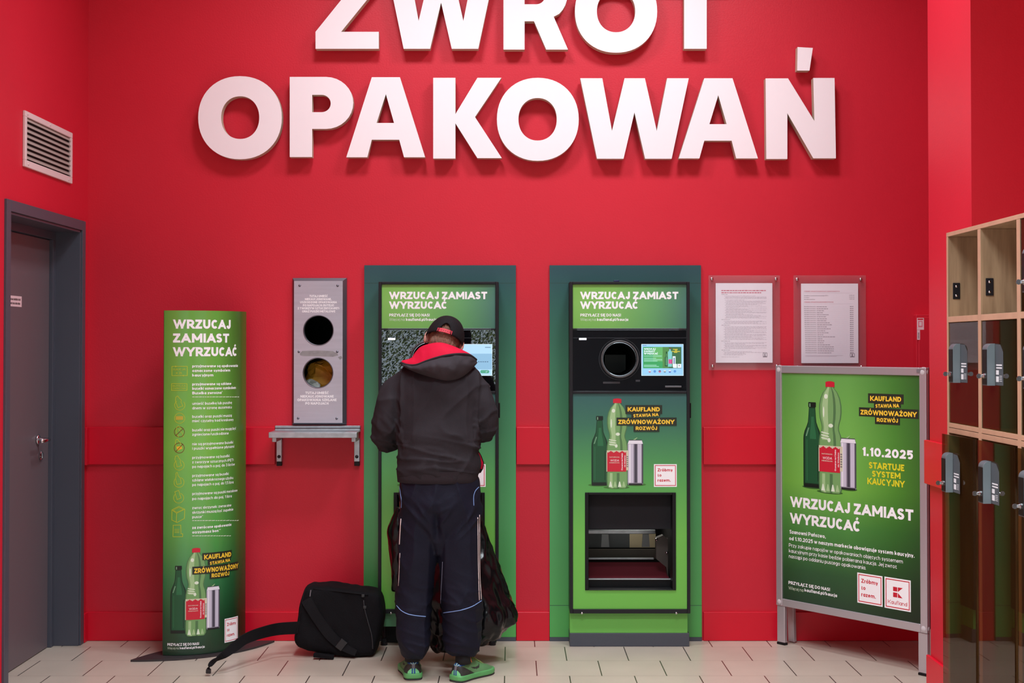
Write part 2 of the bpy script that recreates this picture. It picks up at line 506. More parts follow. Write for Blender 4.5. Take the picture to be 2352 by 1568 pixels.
LAY = 0.00015
class Art:
    def __init__(s, surf): s.sf = surf; s.items = []
    def poly(s, pts, mat, lay=1): s.items.append((pts, mat, lay)); return s
    def pxpoly(s, pts, mat, lay=1): return s.poly([s.sf.map(*p) for p in pts], mat, lay)
    def pxrect(s, x0, y0, x1, y1, mat, lay=1):
        a = s.sf.map(x0, y0); b = s.sf.map(x1, y0); c = s.sf.map(x0, y1)
        return s.poly([(a[0], c[1]), (b[0], c[1]), (b[0], a[1]), (a[0], a[1])], mat, lay)
    def frame(s, u0, v0, u1, v1, t, mat, lay=1):
        for r in ((u0, v0, u1, v0 + t), (u0, v1 - t, u1, v1), (u0, v0, u0 + t, v1), (u1 - t, v0, u1, v1)):
            s.poly([(r[0], r[1]), (r[2], r[1]), (r[2], r[3]), (r[0], r[3])], mat, lay)
    def text(s, st, u0, v0, u1, cap, w, mat, lay=2, tilt=0.0, align=None):
        ps, W = text_polys(st, w)
        if u1 is None: sx = cap
        else: sx = (u1 - u0) / W
        for p in ps:
            s.poly([(u0 + a * sx, v0 + b * cap + a * sx * tilt) for a, b in p], mat, lay)
        return u0 + W * sx
    def pxtext(s, st, x0, yb, x1, cap, w, mat, lay=2, tilt=0.0, ref=None):
        """words from x0 to x1 standing on yb, capitals cap tall where they start"""
        r = x0 if ref is None else ref
        u0 = s.sf.map(x0, yb)[0]; v0 = s.sf.map(r, yb)[1]
        vt = s.sf.map(r, yb - cap)[1]; u1 = s.sf.map(x1, yb)[0]
        s.text(st, u0, v0, u1, vt - v0, w, mat, lay, tilt)
    def line(s, pts, w, mat, lay=2, closed=False):
        for q in _thick(pts, w, closed): s.poly(q, mat, lay)
    def build(s, name, parent=None, base=0.0):
        mats = []; mb = MB(); cnt = 0
        for pts, mat, lay in s.items:
            if mat not in mats: mats.append(mat)
            mi = mats.index(mat); cnt += 1; d = base + lay * LAY + (cnt % 9) * 1.3e-5
            pp = []
            for p in pts:
                if not pp or abs(p[0] - pp[-1][0]) + abs(p[1] - pp[-1][1]) > 1e-7: pp.append(p)
            if len(pp) > 1 and abs(pp[0][0] - pp[-1][0]) + abs(pp[0][1] - pp[-1][1]) < 1e-7: pp.pop()
            if len(pp) < 3: continue
            pts = pp; n_ = len(pts)
            cr = [(pts[(i + 1) % n_][0] - pts[i][0]) * (pts[(i + 2) % n_][1] - pts[(i + 1) % n_][1]) - (pts[(i + 1) % n_][1] - pts[i][1]) * (pts[(i + 2) % n_][0] - pts[(i + 1) % n_][0]) for i in range(n_)]
            if n_ == 3: tris = [(0, 1, 2)]
            elif min(cr) >= -2e-9 or max(cr) <= 2e-9: tris = [(0, i, i + 1) for i in range(1, n_ - 1)] if s.sf.maxdu is not None else [tuple(range(n_))]
            else: tris = tessellate_polygon([[V((p[0], p[1], 0)) for p in pts]])
            if s.sf.maxdu is None:
                mb.add([s.sf.emb(p[0], p[1], d) for p in pts], tris, mi)
            else:
                st = [[pts[i] for i in t] for t in tris]
                while st:
                    t = st.pop()
                    e = max(((abs(t[i][0] - t[(i + 1) % 3][0]), i) for i in range(3)))
                    if e[0] > s.sf.maxdu:
                        i = e[1]; a, b, c = t[i], t[(i + 1) % 3], t[(i + 2) % 3]
                        m = ((a[0] + b[0]) / 2, (a[1] + b[1]) / 2)
                        st += [[a, m, c], [m, b, c]]
                    else: mb.add([s.sf.emb(p[0], p[1], d) for p in t], [(0, 1, 2)], mi)
        me = bpy.data.meshes.new(name); me.from_pydata(mb.v, [], mb.f)
        me.polygons.foreach_set('material_index', mb.m)
        return link_mesh(name, me, mats, parent)

# ------------------------------------------------------------------ printed motifs
def INK(name, c, rough=0.45): return M('ink_' + name, c, rough)
iW = INK('white', (255, 252, 255)); iY = INK('yellow', (250, 205, 60)); iDK = INK('dark_olive', (38, 44, 34)); iPale = INK('pale', (215, 228, 205))
iRed = INK('red', (205, 28, 52)); iBlk = INK('black', (28, 30, 28)); iGrey = INK('grey', (120, 112, 120)); iYG = INK('lime', (190, 205, 50)); iDR = INK('dark_red', (120, 40, 20))

def bottle_motif(art, gb, pb, cb, L=2, small=False):
    """glass bottle, plastic bottle and can, each in its (u0, v0, u1, v1) box"""
    def prof(box, rows, mat, lay, x0=-1.0, x1=1.0):
        u0, v0, u1, v1 = box; c = (u0 + u1) / 2; h = (u1 - u0) / 2
        left = [(c + max(-r, x0 * r) * h, v0 + y * (v1 - v0)) for r, y in rows]
        right = [(c + min(r, x1 * r) * h, v0 + y * (v1 - v0)) for r, y in rows]
        for i in range(len(rows) - 1):
            q = [left[i], right[i], right[i + 1], left[i + 1]]
            if abs(q[0][1] - q[3][1]) > 1e-7: art.poly(q, mat, lay)
    def strip(box, x0, x1, y0, y1, mat, lay):
        u0, v0, u1, v1 = box; c = (u0 + u1) / 2; h = (u1 - u0) / 2
        art.poly([(c + x0 * h, v0 + y0 * (v1 - v0)), (c + x1 * h, v0 + y0 * (v1 - v0)), (c + x1 * h, v0 + y1 * (v1 - v0)), (c + x0 * h, v0 + y1 * (v1 - v0))], mat, lay)
    def blob(box, cx, cy, rx, ry, mat, lay, n=10):
        u0, v0, u1, v1 = box; c = (u0 + u1) / 2; h = (u1 - u0) / 2; hv = v1 - v0
        art.poly([(c + (cx + rx * cos(2 * pi * i / n)) * h, v0 + (cy + ry * sin(2 * pi * i / n)) * hv) for i in range(n)], mat, lay)
    g1 = INK('bottle_dark', (14, 48, 30)); g2 = INK('bottle_green', (28, 86, 52)); g3 = INK('bottle_mid', (44, 112, 70)); g4 = INK('bottle_light', (120, 165, 130)); gK = INK('bottle_base', (16, 28, 22))
    G = [(.93, 0), (1, .025), (1, .05), (1, .57), (.97, .61), (.86, .66), (.62, .72), (.47, .77), (.42, .83), (.36, .93), (.36, .94), (.43, .943), (.43, .99), (.4, 1)]
    prof(gb, G, g1, L)
    prof(gb, [(r, y) for r, y in G if .03 < y < .935], g2, L + 1, -.82, .82)
    prof(gb, [(r, y) for r, y in G if .05 < y < .93], g3, L + 2, -.25, .45)
    strip(gb, -.93, .93, .005, .04, gK, L + 3); strip(gb, -.42, .42, .945, .995, gK, L + 3)
    strip(gb, -.3, -.18, .946, .985, g4, L + 4)
    art.poly([(gb[0] + (gb[2] - gb[0]) * a, gb[1] + (gb[3] - gb[1]) * b) for a, b in ((.14, .60), (.2, .6), (.34, .7), (.28, .7))], g4, L + 4)
    strip(gb, -.62, -.54, .08, .56, g3, L + 3); strip(gb, .6, .68, .08, .5, g1, L + 3)
    p1 = INK('plastic_edge', (84, 124, 78)); p2 = INK('plastic', (122, 168, 104)); p3 = INK('plastic_light', (168, 202, 146)); p4 = INK('plastic_glint', (228, 240, 218)); lab = INK('label_red', (206, 34, 56)); cream = INK('label_cream', (214, 208, 180))
    P = [(.8, 0), (.97, .03), (1, .1), (.99, .17), (.94, .195), (1, .22), (1, .42), (.97, .47), (.9, .515), (.74, .56), (.72, .585), (.78, .62), (.9, .665), (.96, .72), (.95, .78), (.84, .84), (.62, .895), (.36, .93), (.3, .937), (.3, .95)]
    prof(pb, P, p1, L + 5)
    prof(pb, P, p2, L + 6, -.9, .9)
    prof(pb, [(r, y) for r, y in P if y > .42], p3, L + 7, -.72, -.2)
    prof(pb, [(r, y) for r, y in P if y > .22], p1, L + 7, .28, .5)
    prof(pb, [(r, y) for r, y in P if y < .19], p3, L + 7, -.7, -.45)
    prof(pb, [(r, y) for r, y in P if y < .19], p1, L + 7, -.05, .2)
    if not small:
        for k in range(3):
            art.poly([(pb[0] + (pb[2] - pb[0]) * a, pb[1] + (pb[3] - pb[1]) * b) for a, b in ((.12, .545 - k * .025), (.45, .53 - k * .025), (.45, .522 - k * .025), (.12, .535 - k * .025))], p4, L + 8)
        for a in (-.62, -.2, .22, .6):
            art.poly([(pb[0] + (pb[2] - pb[0]) * (.5 + x / 2), pb[1] + (pb[3] - pb[1]) * y) for x, y in ((a - .16, .015), (a + .16, .015), (a + .03, .075), (a - .05, .075))], p4 if a in (-.62, .22) else p3, L + 8)
        blob(pb, -.35, .86, .16, .022, p4, L + 8); blob(pb, -.1, .47, .13, .02, p4, L + 8); blob(pb, .05, .6, .2, .018, p4, L + 8)
        blob(pb, -.55, .72, .06, .05, p4, L + 8)
    strip(pb, -.97, 1.02, .4, .42, cream, L + 9); strip(pb, -1.0, -.93, .185, .4, cream, L + 9); strip(pb, .82, 1.04, .2, .42, cream, L + 9)
    strip(pb, -.92, .82, .185, .405, lab, L + 10)
    if not small:
        u0, v0, u1, v1 = pb; w = u1 - u0; h = v1 - v0
        art.text('NATURALNA', u0 + w * .14, v0 + h * .34, u0 + w * .6, h * .011, .12, p4, L + 12)
        art.text('WODA', u0 + w * .18, v0 + h * .298, u0 + w * .58, h * .022, .11, iW, L + 12)
        art.text('MINERALNA', u0 + w * .14, v0 + h * .278, u0 + w * .6, h * .011, .12, p4, L + 12)
        for k, (yy, hh) in enumerate(((.2, .19), (.235, .13))):
            ps, W = text_polys('Otwarte na Ciebie' if k == 0 else 'nie Wiadomo', .17)
            s_ = h * hh / W; c = w * .055 if k else w * .065
            for p in ps: art.poly([(u0 + w * (.75 + .12 * k) - b * c * 1.0, v0 + h * yy + a * s_) for a, b in p], iW, L + 12)
        for k in range(6): strip(pb, .86, 1.0, .235 + k * .022, .247 + k * .022, iGrey, L + 10)
        for k in range(7):
            x = -.85 + k * .26; blob(pb, x, .405, .09, .009, lab if k % 2 else cream, L + 11, 8)
    else: strip(pb, -.6, .4, .27, .32, iW, L + 12)
    strip(pb, -.38, .38, .945, .99, iRed, L + 11); blob(pb, 0, .985, .36, .012, iRed, L + 11)
    c1 = INK('can_light', (205, 198, 216)); c2 = INK('can_mid', (150, 144, 160)); c3 = INK('can_dark', (72, 68, 82)); cK = INK('can_base', (34, 34, 38)); c4 = INK('can_glint', (238, 234, 244))
    C = [(.86, 0), (.97, .02), (1, .04), (1, .91), (.9, .96), (.84, .985), (.88, .99), (.88, 1)]
    prof(cb, C, c2, L + 5)
    strip(cb, -.96, -.2, .05, .905, c1, L + 6); strip(cb, -.8, -.62, .05, .905, c4, L + 7); strip(cb, -.26, -.1, .05, .905, c2, L + 7)
    strip(cb, -.12, .22, .05, .905, c3, L + 7); strip(cb, .22, .3, .05, .905, c2, L + 8); strip(cb, .3, .78, .05, .905, c1, L + 7); strip(cb, .84, 1.0, .04, .91, c3, L + 8)
    prof(cb, [(.97, .91), (.87, .965), (.84, .985)], c4, L + 7)
    strip(cb, -.86, .9, 0, .035, cK, L + 9); strip(cb, -.86, .86, .985, 1.0, c3, L + 9)
    art.poly([(cb[0] + (cb[2] - cb[0]) * a, cb[1] + (cb[3] - cb[1]) * b) for a, b in ((.35, 1.0), (.6, 1.05), (.64, 1.05), (.5, 1.0))], p3, L + 9)

def slogan_motif(art, rows, L=14):
    """rows of (words, box u0 v0 u1 v1, text u0 v0 u1 cap)"""
    for st, bx, tx, tilt in rows:
        art.poly([(bx[0], bx[1]), (bx[2], bx[1] + tilt * (bx[2] - bx[0])), (bx[2], bx[3] + tilt * (bx[2] - bx[0])), (bx[0], bx[3])], iDK, L)
    for st, bx, tx, tilt in rows:
        art.text(st, tx[0], tx[1], tx[2], tx[3], .25, iY, L + 2, tilt)

def badge_motif(art, u0, v0, u1, v1, L=2, K=False):
    art.poly([(u0, v0), (u1, v0), (u1, v1), (u0, v1)], iW, L)
    w = u1 - u0; h = v1 - v0
    art.frame(u0 + w * .045, v0 + h * .045, u1 - w * .045, v1 - h * .045, w * .03, iRed, L + 1)
    if not K:
        for k, (st, e) in enumerate((('Zróbmy', .82), ('to', .33), ('razem.', .73))):
            art.text(st, u0 + w * .16, v0 + h * (.68 - k * .225), u0 + w * e, h * .135, .2, iRed, L + 1)
    else:
        def q(pts): art.poly([(u0 + w * a, v0 + h * b) for a, b in pts], iRed, L + 1)
        q([(.33, .58), (.49, .58), (.49, .72), (.33, .72)]); q([(.33, .39), (.49, .39), (.49, .54), (.33, .54)])
        q([(.51, .57), (.70, .72), (.51, .72)]); q([(.51, .54), (.51, .39), (.69, .39)])
        art.text('Kaufland', u0 + w * .13, v0 + h * .16, u0 + w * .86, h * .125, .13, iRed, L + 1)
# ------------------------------------------------------------------ materials of the place
mWall = M('red_wall_paint', (208, 25, 49), .5, var=.05, vscale=1.2, bump=.07, bscale=120)
mRail = M('red_rail_laminate', (216, 4, 40), .38, var=.03, vscale=3)
mFrame = M('grey_door_paint', (74, 76, 88), .42, bump=.03, bscale=200)
mLeaf = M('grey_door_leaf', (104, 92, 98), .45, bump=.03, bscale=200)
mCeil = M('white_ceiling', (235, 232, 228), .8)
mLetter = M('white_sign_board', (252, 240, 244), .45)
mLetterEdge = M('cream_sign_edge', (196, 180, 160), .6)
mSteel = M('brushed_steel', (196, 194, 206), .36, metal=.55, var=.05, vscale=5, aniso=(1, 1, 12))
mSteelD = M('steel_edge', (120, 118, 128), .38, metal=.8)
mZinc = M('zinc_steel', (178, 186, 192), .36, metal=.7, var=.12, vscale=30)
mBlackM = M('black_metal', (34, 33, 37), .42, spec=.25)
mBlackP = M('black_plastic', (18, 18, 20), .45, spec=.25)
mDark = M('dark_interior', (26, 25, 26), .8)
mChrome = M('chrome', (215, 215, 220), .16, metal=1.0)
mGlassB = M('black_glass', (7, 8, 12), .0, spec=.9, ior=1.75)
mTeal = M('grey_plinth', (72, 74, 84), .5)

YW = 6.966
XL = -2.193
XR = 2.45
ZC = 4.3

# floor tiles, 0.298 square in running bond
def tile_material():
    m = bpy.data.materials.new('floor_tile'); m.use_nodes = True
    nt = m.node_tree; b = nt.nodes['Principled BSDF']; L = nt.links.new
    def math_(op, a, c=None, d=None):
        n = nt.nodes.new('ShaderNodeMath'); n.operation = op
        for i, q in enumerate((a, c, d)):
            if q is None: continue
            if isinstance(q, (int, float)): n.inputs[i].default_value = q
            else: L(q, n.inputs[i])
        return n.outputs[0]
    g = nt.nodes.new('ShaderNodeNewGeometry'); sp = nt.nodes.new('ShaderNodeSeparateXYZ'); L(g.outputs['Position'], sp.inputs[0])
    T = .298
    v = math_('DIVIDE', math_('SUBTRACT', sp.outputs[1], 6.519 - T * 40), T)
    row = math_('FLOOR', v)
    odd = math_('MULTIPLY', math_('MODULO', row, 2.0), .5)
    u = math_('ADD', math_('DIVIDE', math_('ADD', sp.outputs[0], 1.226 + T * 60), T), odd)
    fu = math_('FRACT', u); fv = math_('FRACT', v)
    du = math_('MULTIPLY', math_('MINIMUM', fu, math_('SUBTRACT', 1.0, fu)), T)
    dv = math_('MULTIPLY', math_('MINIMUM', fv, math_('SUBTRACT', 1.0, fv)), T)
    ju = math_('LESS_THAN', du, .0026); jv = math_('LESS_THAN', dv, .0022)
    wn = nt.nodes.new('ShaderNodeTexWhiteNoise'); wn.noise_dimensions = '2D'
    cb = nt.nodes.new('ShaderNodeCombineXYZ'); L(math_('FLOOR', u), cb.inputs[0]); L(row, cb.inputs[1]); L(cb.outputs[0], wn.inputs['Vector'])
    nz = nt.nodes.new('ShaderNodeTexNoise'); nz.inputs['Scale'].default_value = 5.0; nz.inputs['Detail'].default_value = 7; L(g.outputs['Position'], nz.inputs['Vector'])
    nz2 = nt.nodes.new('ShaderNodeTexNoise'); nz2.inputs['Scale'].default_value = 130.0; L(g.outputs['Position'], nz2.inputs['Vector'])
    val = math_('ADD', math_('ADD', math_('MULTIPLY', wn.outputs[0], .05), math_('MULTIPLY', nz.outputs[0], .22)), math_('MULTIPLY', nz2.outputs[0], .08))
    k = math_('ADD', val, .80)
    sc = nt.nodes.new('ShaderNodeVectorMath'); sc.operation = 'SCALE'; sc.inputs[0].default_value = lin((196, 180, 166))[:3]; L(k, sc.inputs['Scale'])
    m1 = nt.nodes.new('ShaderNodeMix'); m1.data_type = 'RGBA'; L(math_('MULTIPLY', jv, .55), m1.inputs['Factor']); L(sc.outputs[0], m1.inputs['A']); m1.inputs['B'].default_value = lin((130, 108, 98))
    m2 = nt.nodes.new('ShaderNodeMix'); m2.data_type = 'RGBA'; L(math_('MULTIPLY', ju, .95), m2.inputs['Factor']); L(m1.outputs['Result'], m2.inputs['A']); m2.inputs['B'].default_value = lin((52, 40, 38))
    L(m2.outputs['Result'], b.inputs['Base Color'])
    b.inputs['Roughness'].default_value = .3
    bp = nt.nodes.new('ShaderNodeBump'); bp.inputs['Strength'].default_value = .25; bp.inputs['Distance'].default_value = .002
    L(math_('SUBTRACT', 1.0, math_('MAXIMUM', ju, jv)), bp.inputs['Height']); L(bp.outputs[0], b.inputs['Normal'])
    return m
mFloor = tile_material()

def structure(o, label=None):
    o['kind'] = 'structure'
    if label: o['label'] = label
    return o

def cells(mb, axis, at, back, us, vs, holes, flip=1):
    """solid wall sheet between planes at and back with rectangular openings; us, vs are the cut lines"""
    us = sorted(set(us + [h[i] for h in holes for i in (0, 1)])); vs = sorted(set(vs + [h[i] for h in holes for i in (2, 3)]))
    for a, b in zip(us, us[1:]):
        for c, d in zip(vs, vs[1:]):
            cu, cv = (a + b) / 2, (c + d) / 2
            if any(h[0] < cu < h[1] and h[2] < cv < h[3] for h in holes): continue
            if axis == 'Y': mb.box(a, b, min(at, back), max(at, back), c, d)
            else: mb.box(min(at, back), max(at, back), a, b, c, d)
    return mb

# measured spots on the end wall (seen positions turned into metres)
def zx(px, py, Y=YW):
    p = onY(px, py, Y); return p.x, p.z

# openings of the end wall: waste hatch, two deposit machines
hx0, hz1 = zx(684, 700); hx1, hz0 = zx(778, 912)
m1x0, m1z1 = zx(886, 745); m1x1, m1z0 = zx(1128, 1362)
m2x0, m2z1 = zx(1325, 745); m2x1, m2z0 = zx(1567, 1362)
WALL_HOLES = [(hx0, hx1, hz0, hz1), (m1x0, m1x1, m1z0, m1z1), (m2x0, m2x1, m2z0, m2z1)]
mb = cells(MB(), 'Y', YW, YW + .12, [XL - .3, XR + .2], [0.0, ZC], WALL_HOLES)
structure(mb.build('wall_back', mWall), 'red end wall carrying the large white letters')

# door opening in the side wall
dn = onX(10, 458, XL); df = onX(192, 505, XL)
DY0, DY1, DZ1 = dn.y, df.y, 2.15
fw = .05
mb = cells(MB(), 'X', XL, XL - .12, [2.6, YW], [0.0, ZC], [(DY0 + fw, DY1 - fw, 0.0, DZ1 - fw)])
structure(mb.build('wall_left', mWall), 'red side wall with the grey door and the vent')
mHall = M('pale_bounce_wall', (206, 208, 206), .7)  # unseen side walls, coloured pale so less red bounces into the room
structure(MB().box(XL - .12, XL, -4.0, 2.6, 0, ZC).build('wall_hall', mHall), 'unseen wall nearer the entrance, made pale to cut red bounce')
structure(MB().box(XR, XR + .12, -4.0, 2.6, 0, ZC).build('wall_hall_2', mHall), 'unseen wall nearer the entrance, made pale to cut red bounce')
mb = MB().box(XR, XR + .12, 2.6, YW, 0, ZC)
structure(mb.build('wall_right', mWall), 'red side wall behind the lockers')
# pilaster beside the lockers
pxA, pyA, pyB = 1.850, 5.425, 5.985
mb = MB().box(pxA, XR, pyA, pyB, 0, ZC)
structure(mb.build('wall_pillar', mWall), 'red pilaster beside the lockers')
mb = MB().box(XL - .3, XR + .2, -5.0, YW + .1, -.1, 0)
structure(mb.build('floor', mFloor), 'beige floor tiles in running bond')
mb = MB().box(XL - .3, XR + .2, -5.0, YW + .1, ZC, ZC + .1)
structure(mb.build('ceiling', mCeil), 'white ceiling')
# entrance front behind the viewer: dark wall with a wide doorway to the outside
mb = cells(MB(), 'Y', -4.0, -4.15, [XL - .3, XR + .2], [0.0, ZC], [(-2.1, .25, 0.0, 3.0)])
structure(mb.build('wall_front', M('dark_front_wall', (60, 60, 66), .6)), 'dark entrance wall opposite the machines')
mb = MB()
for x in (-2.08, -.95, .19): mb.box(x, x + .06, -4.1, -4.04, 0, 3.0)
for z in (2.1, 2.94): mb.box(-2.1, .25, -4.1, -4.04, z, z + .06)
structure(mb.build('window_1', mFrame), 'grey glazing bars of the entrance')
mb = MB().box(-30, 30, -40, -4.15, -.12, -.02)
structure(mb.build('pavement', M('pavement_grey', (120, 116, 110), .8, var=.1)), 'grey pavement outside the entrance')

# bumper rails and skirting on the end wall
rz1 = zx(400, 980)[1]; rz0 = zx(400, 1066)[1]
def rail(n, x0, x1, label, a=YW - .018):
    o = MB().box(x0, x1, a, YW - .0005, rz0, rz1).build('trim_%d' % n, mRail, bevel=.003)
    return structure(o, label)
cx = lambda px, py=1000: zx(px, py)[0]
rail(1, XL + .002, cx(633), 'red bumper rail between the door and the steel shelf')
rail(2, cx(1186), cx(1262), 'red bumper rail between the two machines')
rail(3, cx(1614), XR - .01, 'red bumper rail behind the folding board')
sz = .148
def skirt(n, x0, x1, label):
    o = MB().box(x0, x1, YW - .014, YW - .0005, 0.0005, sz).build('baseboard_%s' % n, mRail, bevel=.003)
    return structure(o, label)
skirt('back', XL + .002, cx(834), 'red skirting beside the door')
skirt('middle', cx(1186), cx(1262), 'red skirting between the machines')
skirt('corner', cx(1614), XR - .01, 'red skirting behind the folding board')
structure(MB().box(XL + .0005, XL + .016, DY1 + .004, YW - .016, 0.0005, sz).build('baseboard_left', mRail, bevel=.003), 'red skirting beyond the door')
structure(MB().box(XL + .0005, XL + .02, DY1 + .004, YW - .02, rz0, rz1).build('trim_4', mRail, bevel=.003), 'red bumper rail end beyond the door')
mRail2 = mRail
structure(MB().box(pxA - .02, pxA - .0005, 5.45, pyB + .02, rz0, rz1).build('trim_5', mRail2, bevel=.003), 'red bumper rail on the pilaster')
structure(MB().box(pxA - .016, pxA - .0005, 5.45, pyB + .016, .0005, sz).build('baseboard_pillar', mRail2, bevel=.003), 'red skirting on the pilaster')

# ------------------------------------------------------------------ grey door in the side wall
d = thing('door_1', 'grey steel door in a deep frame set in the side wall', None, (XL - .14, (DY0 + DY1) / 2, 0))
d['kind'] = 'structure'
mb = MB()
rv = XL - .15
for (a, b) in ((DY0, DY0 + fw), (DY1 - fw, DY1)):
    mb.box(XL - .001, XL + .012, a, b, .0005, DZ1)
mb.box(XL - .001, XL + .012, DY0 + fw, DY1 - fw, DZ1 - fw, DZ1)
# reveal
for (a, b) in ((DY0 + fw - .001, DY0 + fw + .012), (DY1 - fw - .012, DY1 - fw + .001)):
    mb.box(rv, XL + .004, a, b, .0005, DZ1 - fw)
mb.box(rv, XL + .004, DY0 + fw, DY1 - fw, DZ1 - fw - .012, DZ1 - fw)
# stop
for (a, b) in ((DY0 + fw + .01, DY0 + fw + .05), (DY1 - fw - .05, DY1 - fw - .01)):
    mb.box(rv - .01, rv + .03, a, b, .0005, DZ1 - fw - .0505)
mb.box(rv - .01, rv + .03, DY0 + fw, DY1 - fw, DZ1 - fw - .05, DZ1 - fw - .01)
mb.build('door_frame', mFrame, d, bevel=.002)
lx = rv + .012
leaf = MB().box(lx - .05, lx, DY0 + fw + .054, DY1 - fw - .054, .004, DZ1 - fw - .054).build('door_leaf', mLeaf, d, bevel=.002)
structure(MB().box(rv - .25, rv - .07, DY0 - .1, DY1 + .05, 0, DZ1).build('wall_closet', mDark), 'dark space behind the door')
hp = onX(100, 1009, lx + .03); 
mb = MB()
mb.lathe([(.0, .0), (.024, .0), (.026, .006), (.02, .01), (.0, .011)], (lx + .0005, hp.y, hp.z), 'X', 24)
mb.tube([(lx + .005, hp.y, hp.z), (lx + .05, hp.y, hp.z), (lx + .06, hp.y - .012, hp.z), (lx + .06, hp.y - .12, hp.z)], .0095, 12)
mb.build('door_handle', mChrome, leaf, smooth=True)
cp = onX(97, 1046, lx + .01)
mb = MB().lathe([(.0, .0), (.022, .0), (.024, .006), (.018, .011), (.0, .012)], (lx + .0005, cp.y, cp.z), 'X', 24)
mb.box(lx + .01, lx + .014, cp.y - .004, cp.y + .004, cp.z - .012, cp.z + .012)
mb.build('lock_cylinder', mChrome, leaf, smooth=False)
s0 = onX(22, 678, lx); s1 = onX(49.5, 706, lx)
sf = surf_plane((lx, 0, 0), (0, 1, 0), (1, 0, 0))
a = Art(sf)
ya, yb2 = sf.map(22, 678), sf.map(49.5, 705)
mStick = INK('sticker_pink_white', (236, 206, 212))
a.poly([(ya[0], yb2[1]), (yb2[0], yb2[1]), (yb2[0], ya[1]), (ya[0], ya[1])], mStick, 3)
w = yb2[0] - ya[0]; h = ya[1] - yb2[1]
for k, (f0, f1) in enumerate(((.58, .78), (.2, .4))):
    random.seed(5 + k); xx = .06
    while xx < .88:
        ww = random.uniform(.03, .07)
        a.poly([(ya[0] + w * xx, yb2[1] + h * f0), (ya[0] + w * (xx + ww), yb2[1] + h * f0), (ya[0] + w * (xx + ww), yb2[1] + h * (f1 - random.uniform(0, .07))), (ya[0] + w * xx, yb2[1] + h * f1)], iBlk, 5)
        xx += ww + .025
a.build('door_sticker', leaf)

# ------------------------------------------------------------------ vent in the side wall
p0 = onX(52, 253, XL); p1 = onX(161, 417, XL)
vy0, vy1, vz0, vz1 = p0.y, p1.y, onX(52, 382, XL).z, p0.z
vt = thing('vent_grille', 'square white louvred vent high on the side wall above the grey door', 'vent', (XL, (vy0 + vy1) / 2, vz0))
mVent = M('vent_white', (228, 205, 205), .45)
fr = .026
mb = MB()
mb.box(XL + .0005, XL + .012, vy0, vy1, vz0, vz0 + fr * 1.2); mb.box(XL + .0005, XL + .012, vy0, vy1, vz1 - fr, vz1)
mb.box(XL + .0005, XL + .012, vy0, vy0 + fr, vz0 + fr * 1.2, vz1 - fr); mb.box(XL + .0005, XL + .012, vy1 - fr, vy1, vz0 + fr * 1.2, vz1 - fr)
mb.build('vent_frame', mVent, vt, bevel=.002)
MB().box(XL + .0004, XL + .0012, vy0 + fr, vy1 - fr, vz0 + fr, vz1 - fr).build('vent_backing', mDark, vt)
n = 8; st = (vz1 - vz0 - 2.2 * fr) / n
mSlat = M('vent_slat', (172, 158, 150), .5)
for i in range(n):
    z = vz0 + fr * 1.2 + st * i
    s = MB()
    s.loft([[(XL + .0015, y, z + st * .95), (XL + .0115, y, z + st * .32), (XL + .0115, y, z + st * .22), (XL + .0015, y, z + st * .8)] for y in (vy0 + fr, vy1 - fr)], True, True)
    s.build('vent_slat', mSlat, vt)
for (y, z) in ((vy0 + .03, vz1 - .013), ((vy0 + vy1) / 2, vz1 - .013), (vy0 + .04, vz0 + .014), (vy1 - .06, vz0 + .014)):
    MB().lathe([(0, .0), (.006, .0), (.005, .003), (0, .004)], (XL + .012, y, z), 'X', 12).build('screw', mVent, vt, smooth=True)

# ------------------------------------------------------------------ raised letters on the end wall
LY0, LY1 = 6.898, 6.948
def PL(pts): return [zx(x, y, LY0) for x, y in pts]
def ell(cx_, cy_, rx, ry, n=56, k=2.12):
    out = []
    for i in range(n):
        t = 2 * pi * i / n; c, s = cos(t), sin(t)
        out.append((cx_ + rx * abs(c) ** (2 / k) * (1 if c >= 0 else -1), cy_ + ry * abs(s) ** (2 / k) * (1 if s >= 0 else -1)))
    return out
def bowl(x0, xr, y0, y1, n=16, k=1.0):
    """right-hand bowl edge from (x0,y0) round to (x0,y1)"""
    cy_, ry = (y0 + y1) / 2, (y1 - y0) / 2; rx = min(ry * 1.05, xr - x0)
    return [(xr - rx + rx * sin(pi * i / n), cy_ - ry * cos(pi * i / n)) for i in range(n + 1)]
W0 = [(1332.8, 179.6), (1383.4, 179.6), (1405.7, 300.5), (1434.6, 179.6), (1481.3, 179.6), (1508.5, 300.5), (1532.3, 179.6), (1582, 179.6), (1542.7, 364.4), (1481.7, 364.4), (1457.3, 258), (1432.2, 364.4), (1371.2, 364.4)]
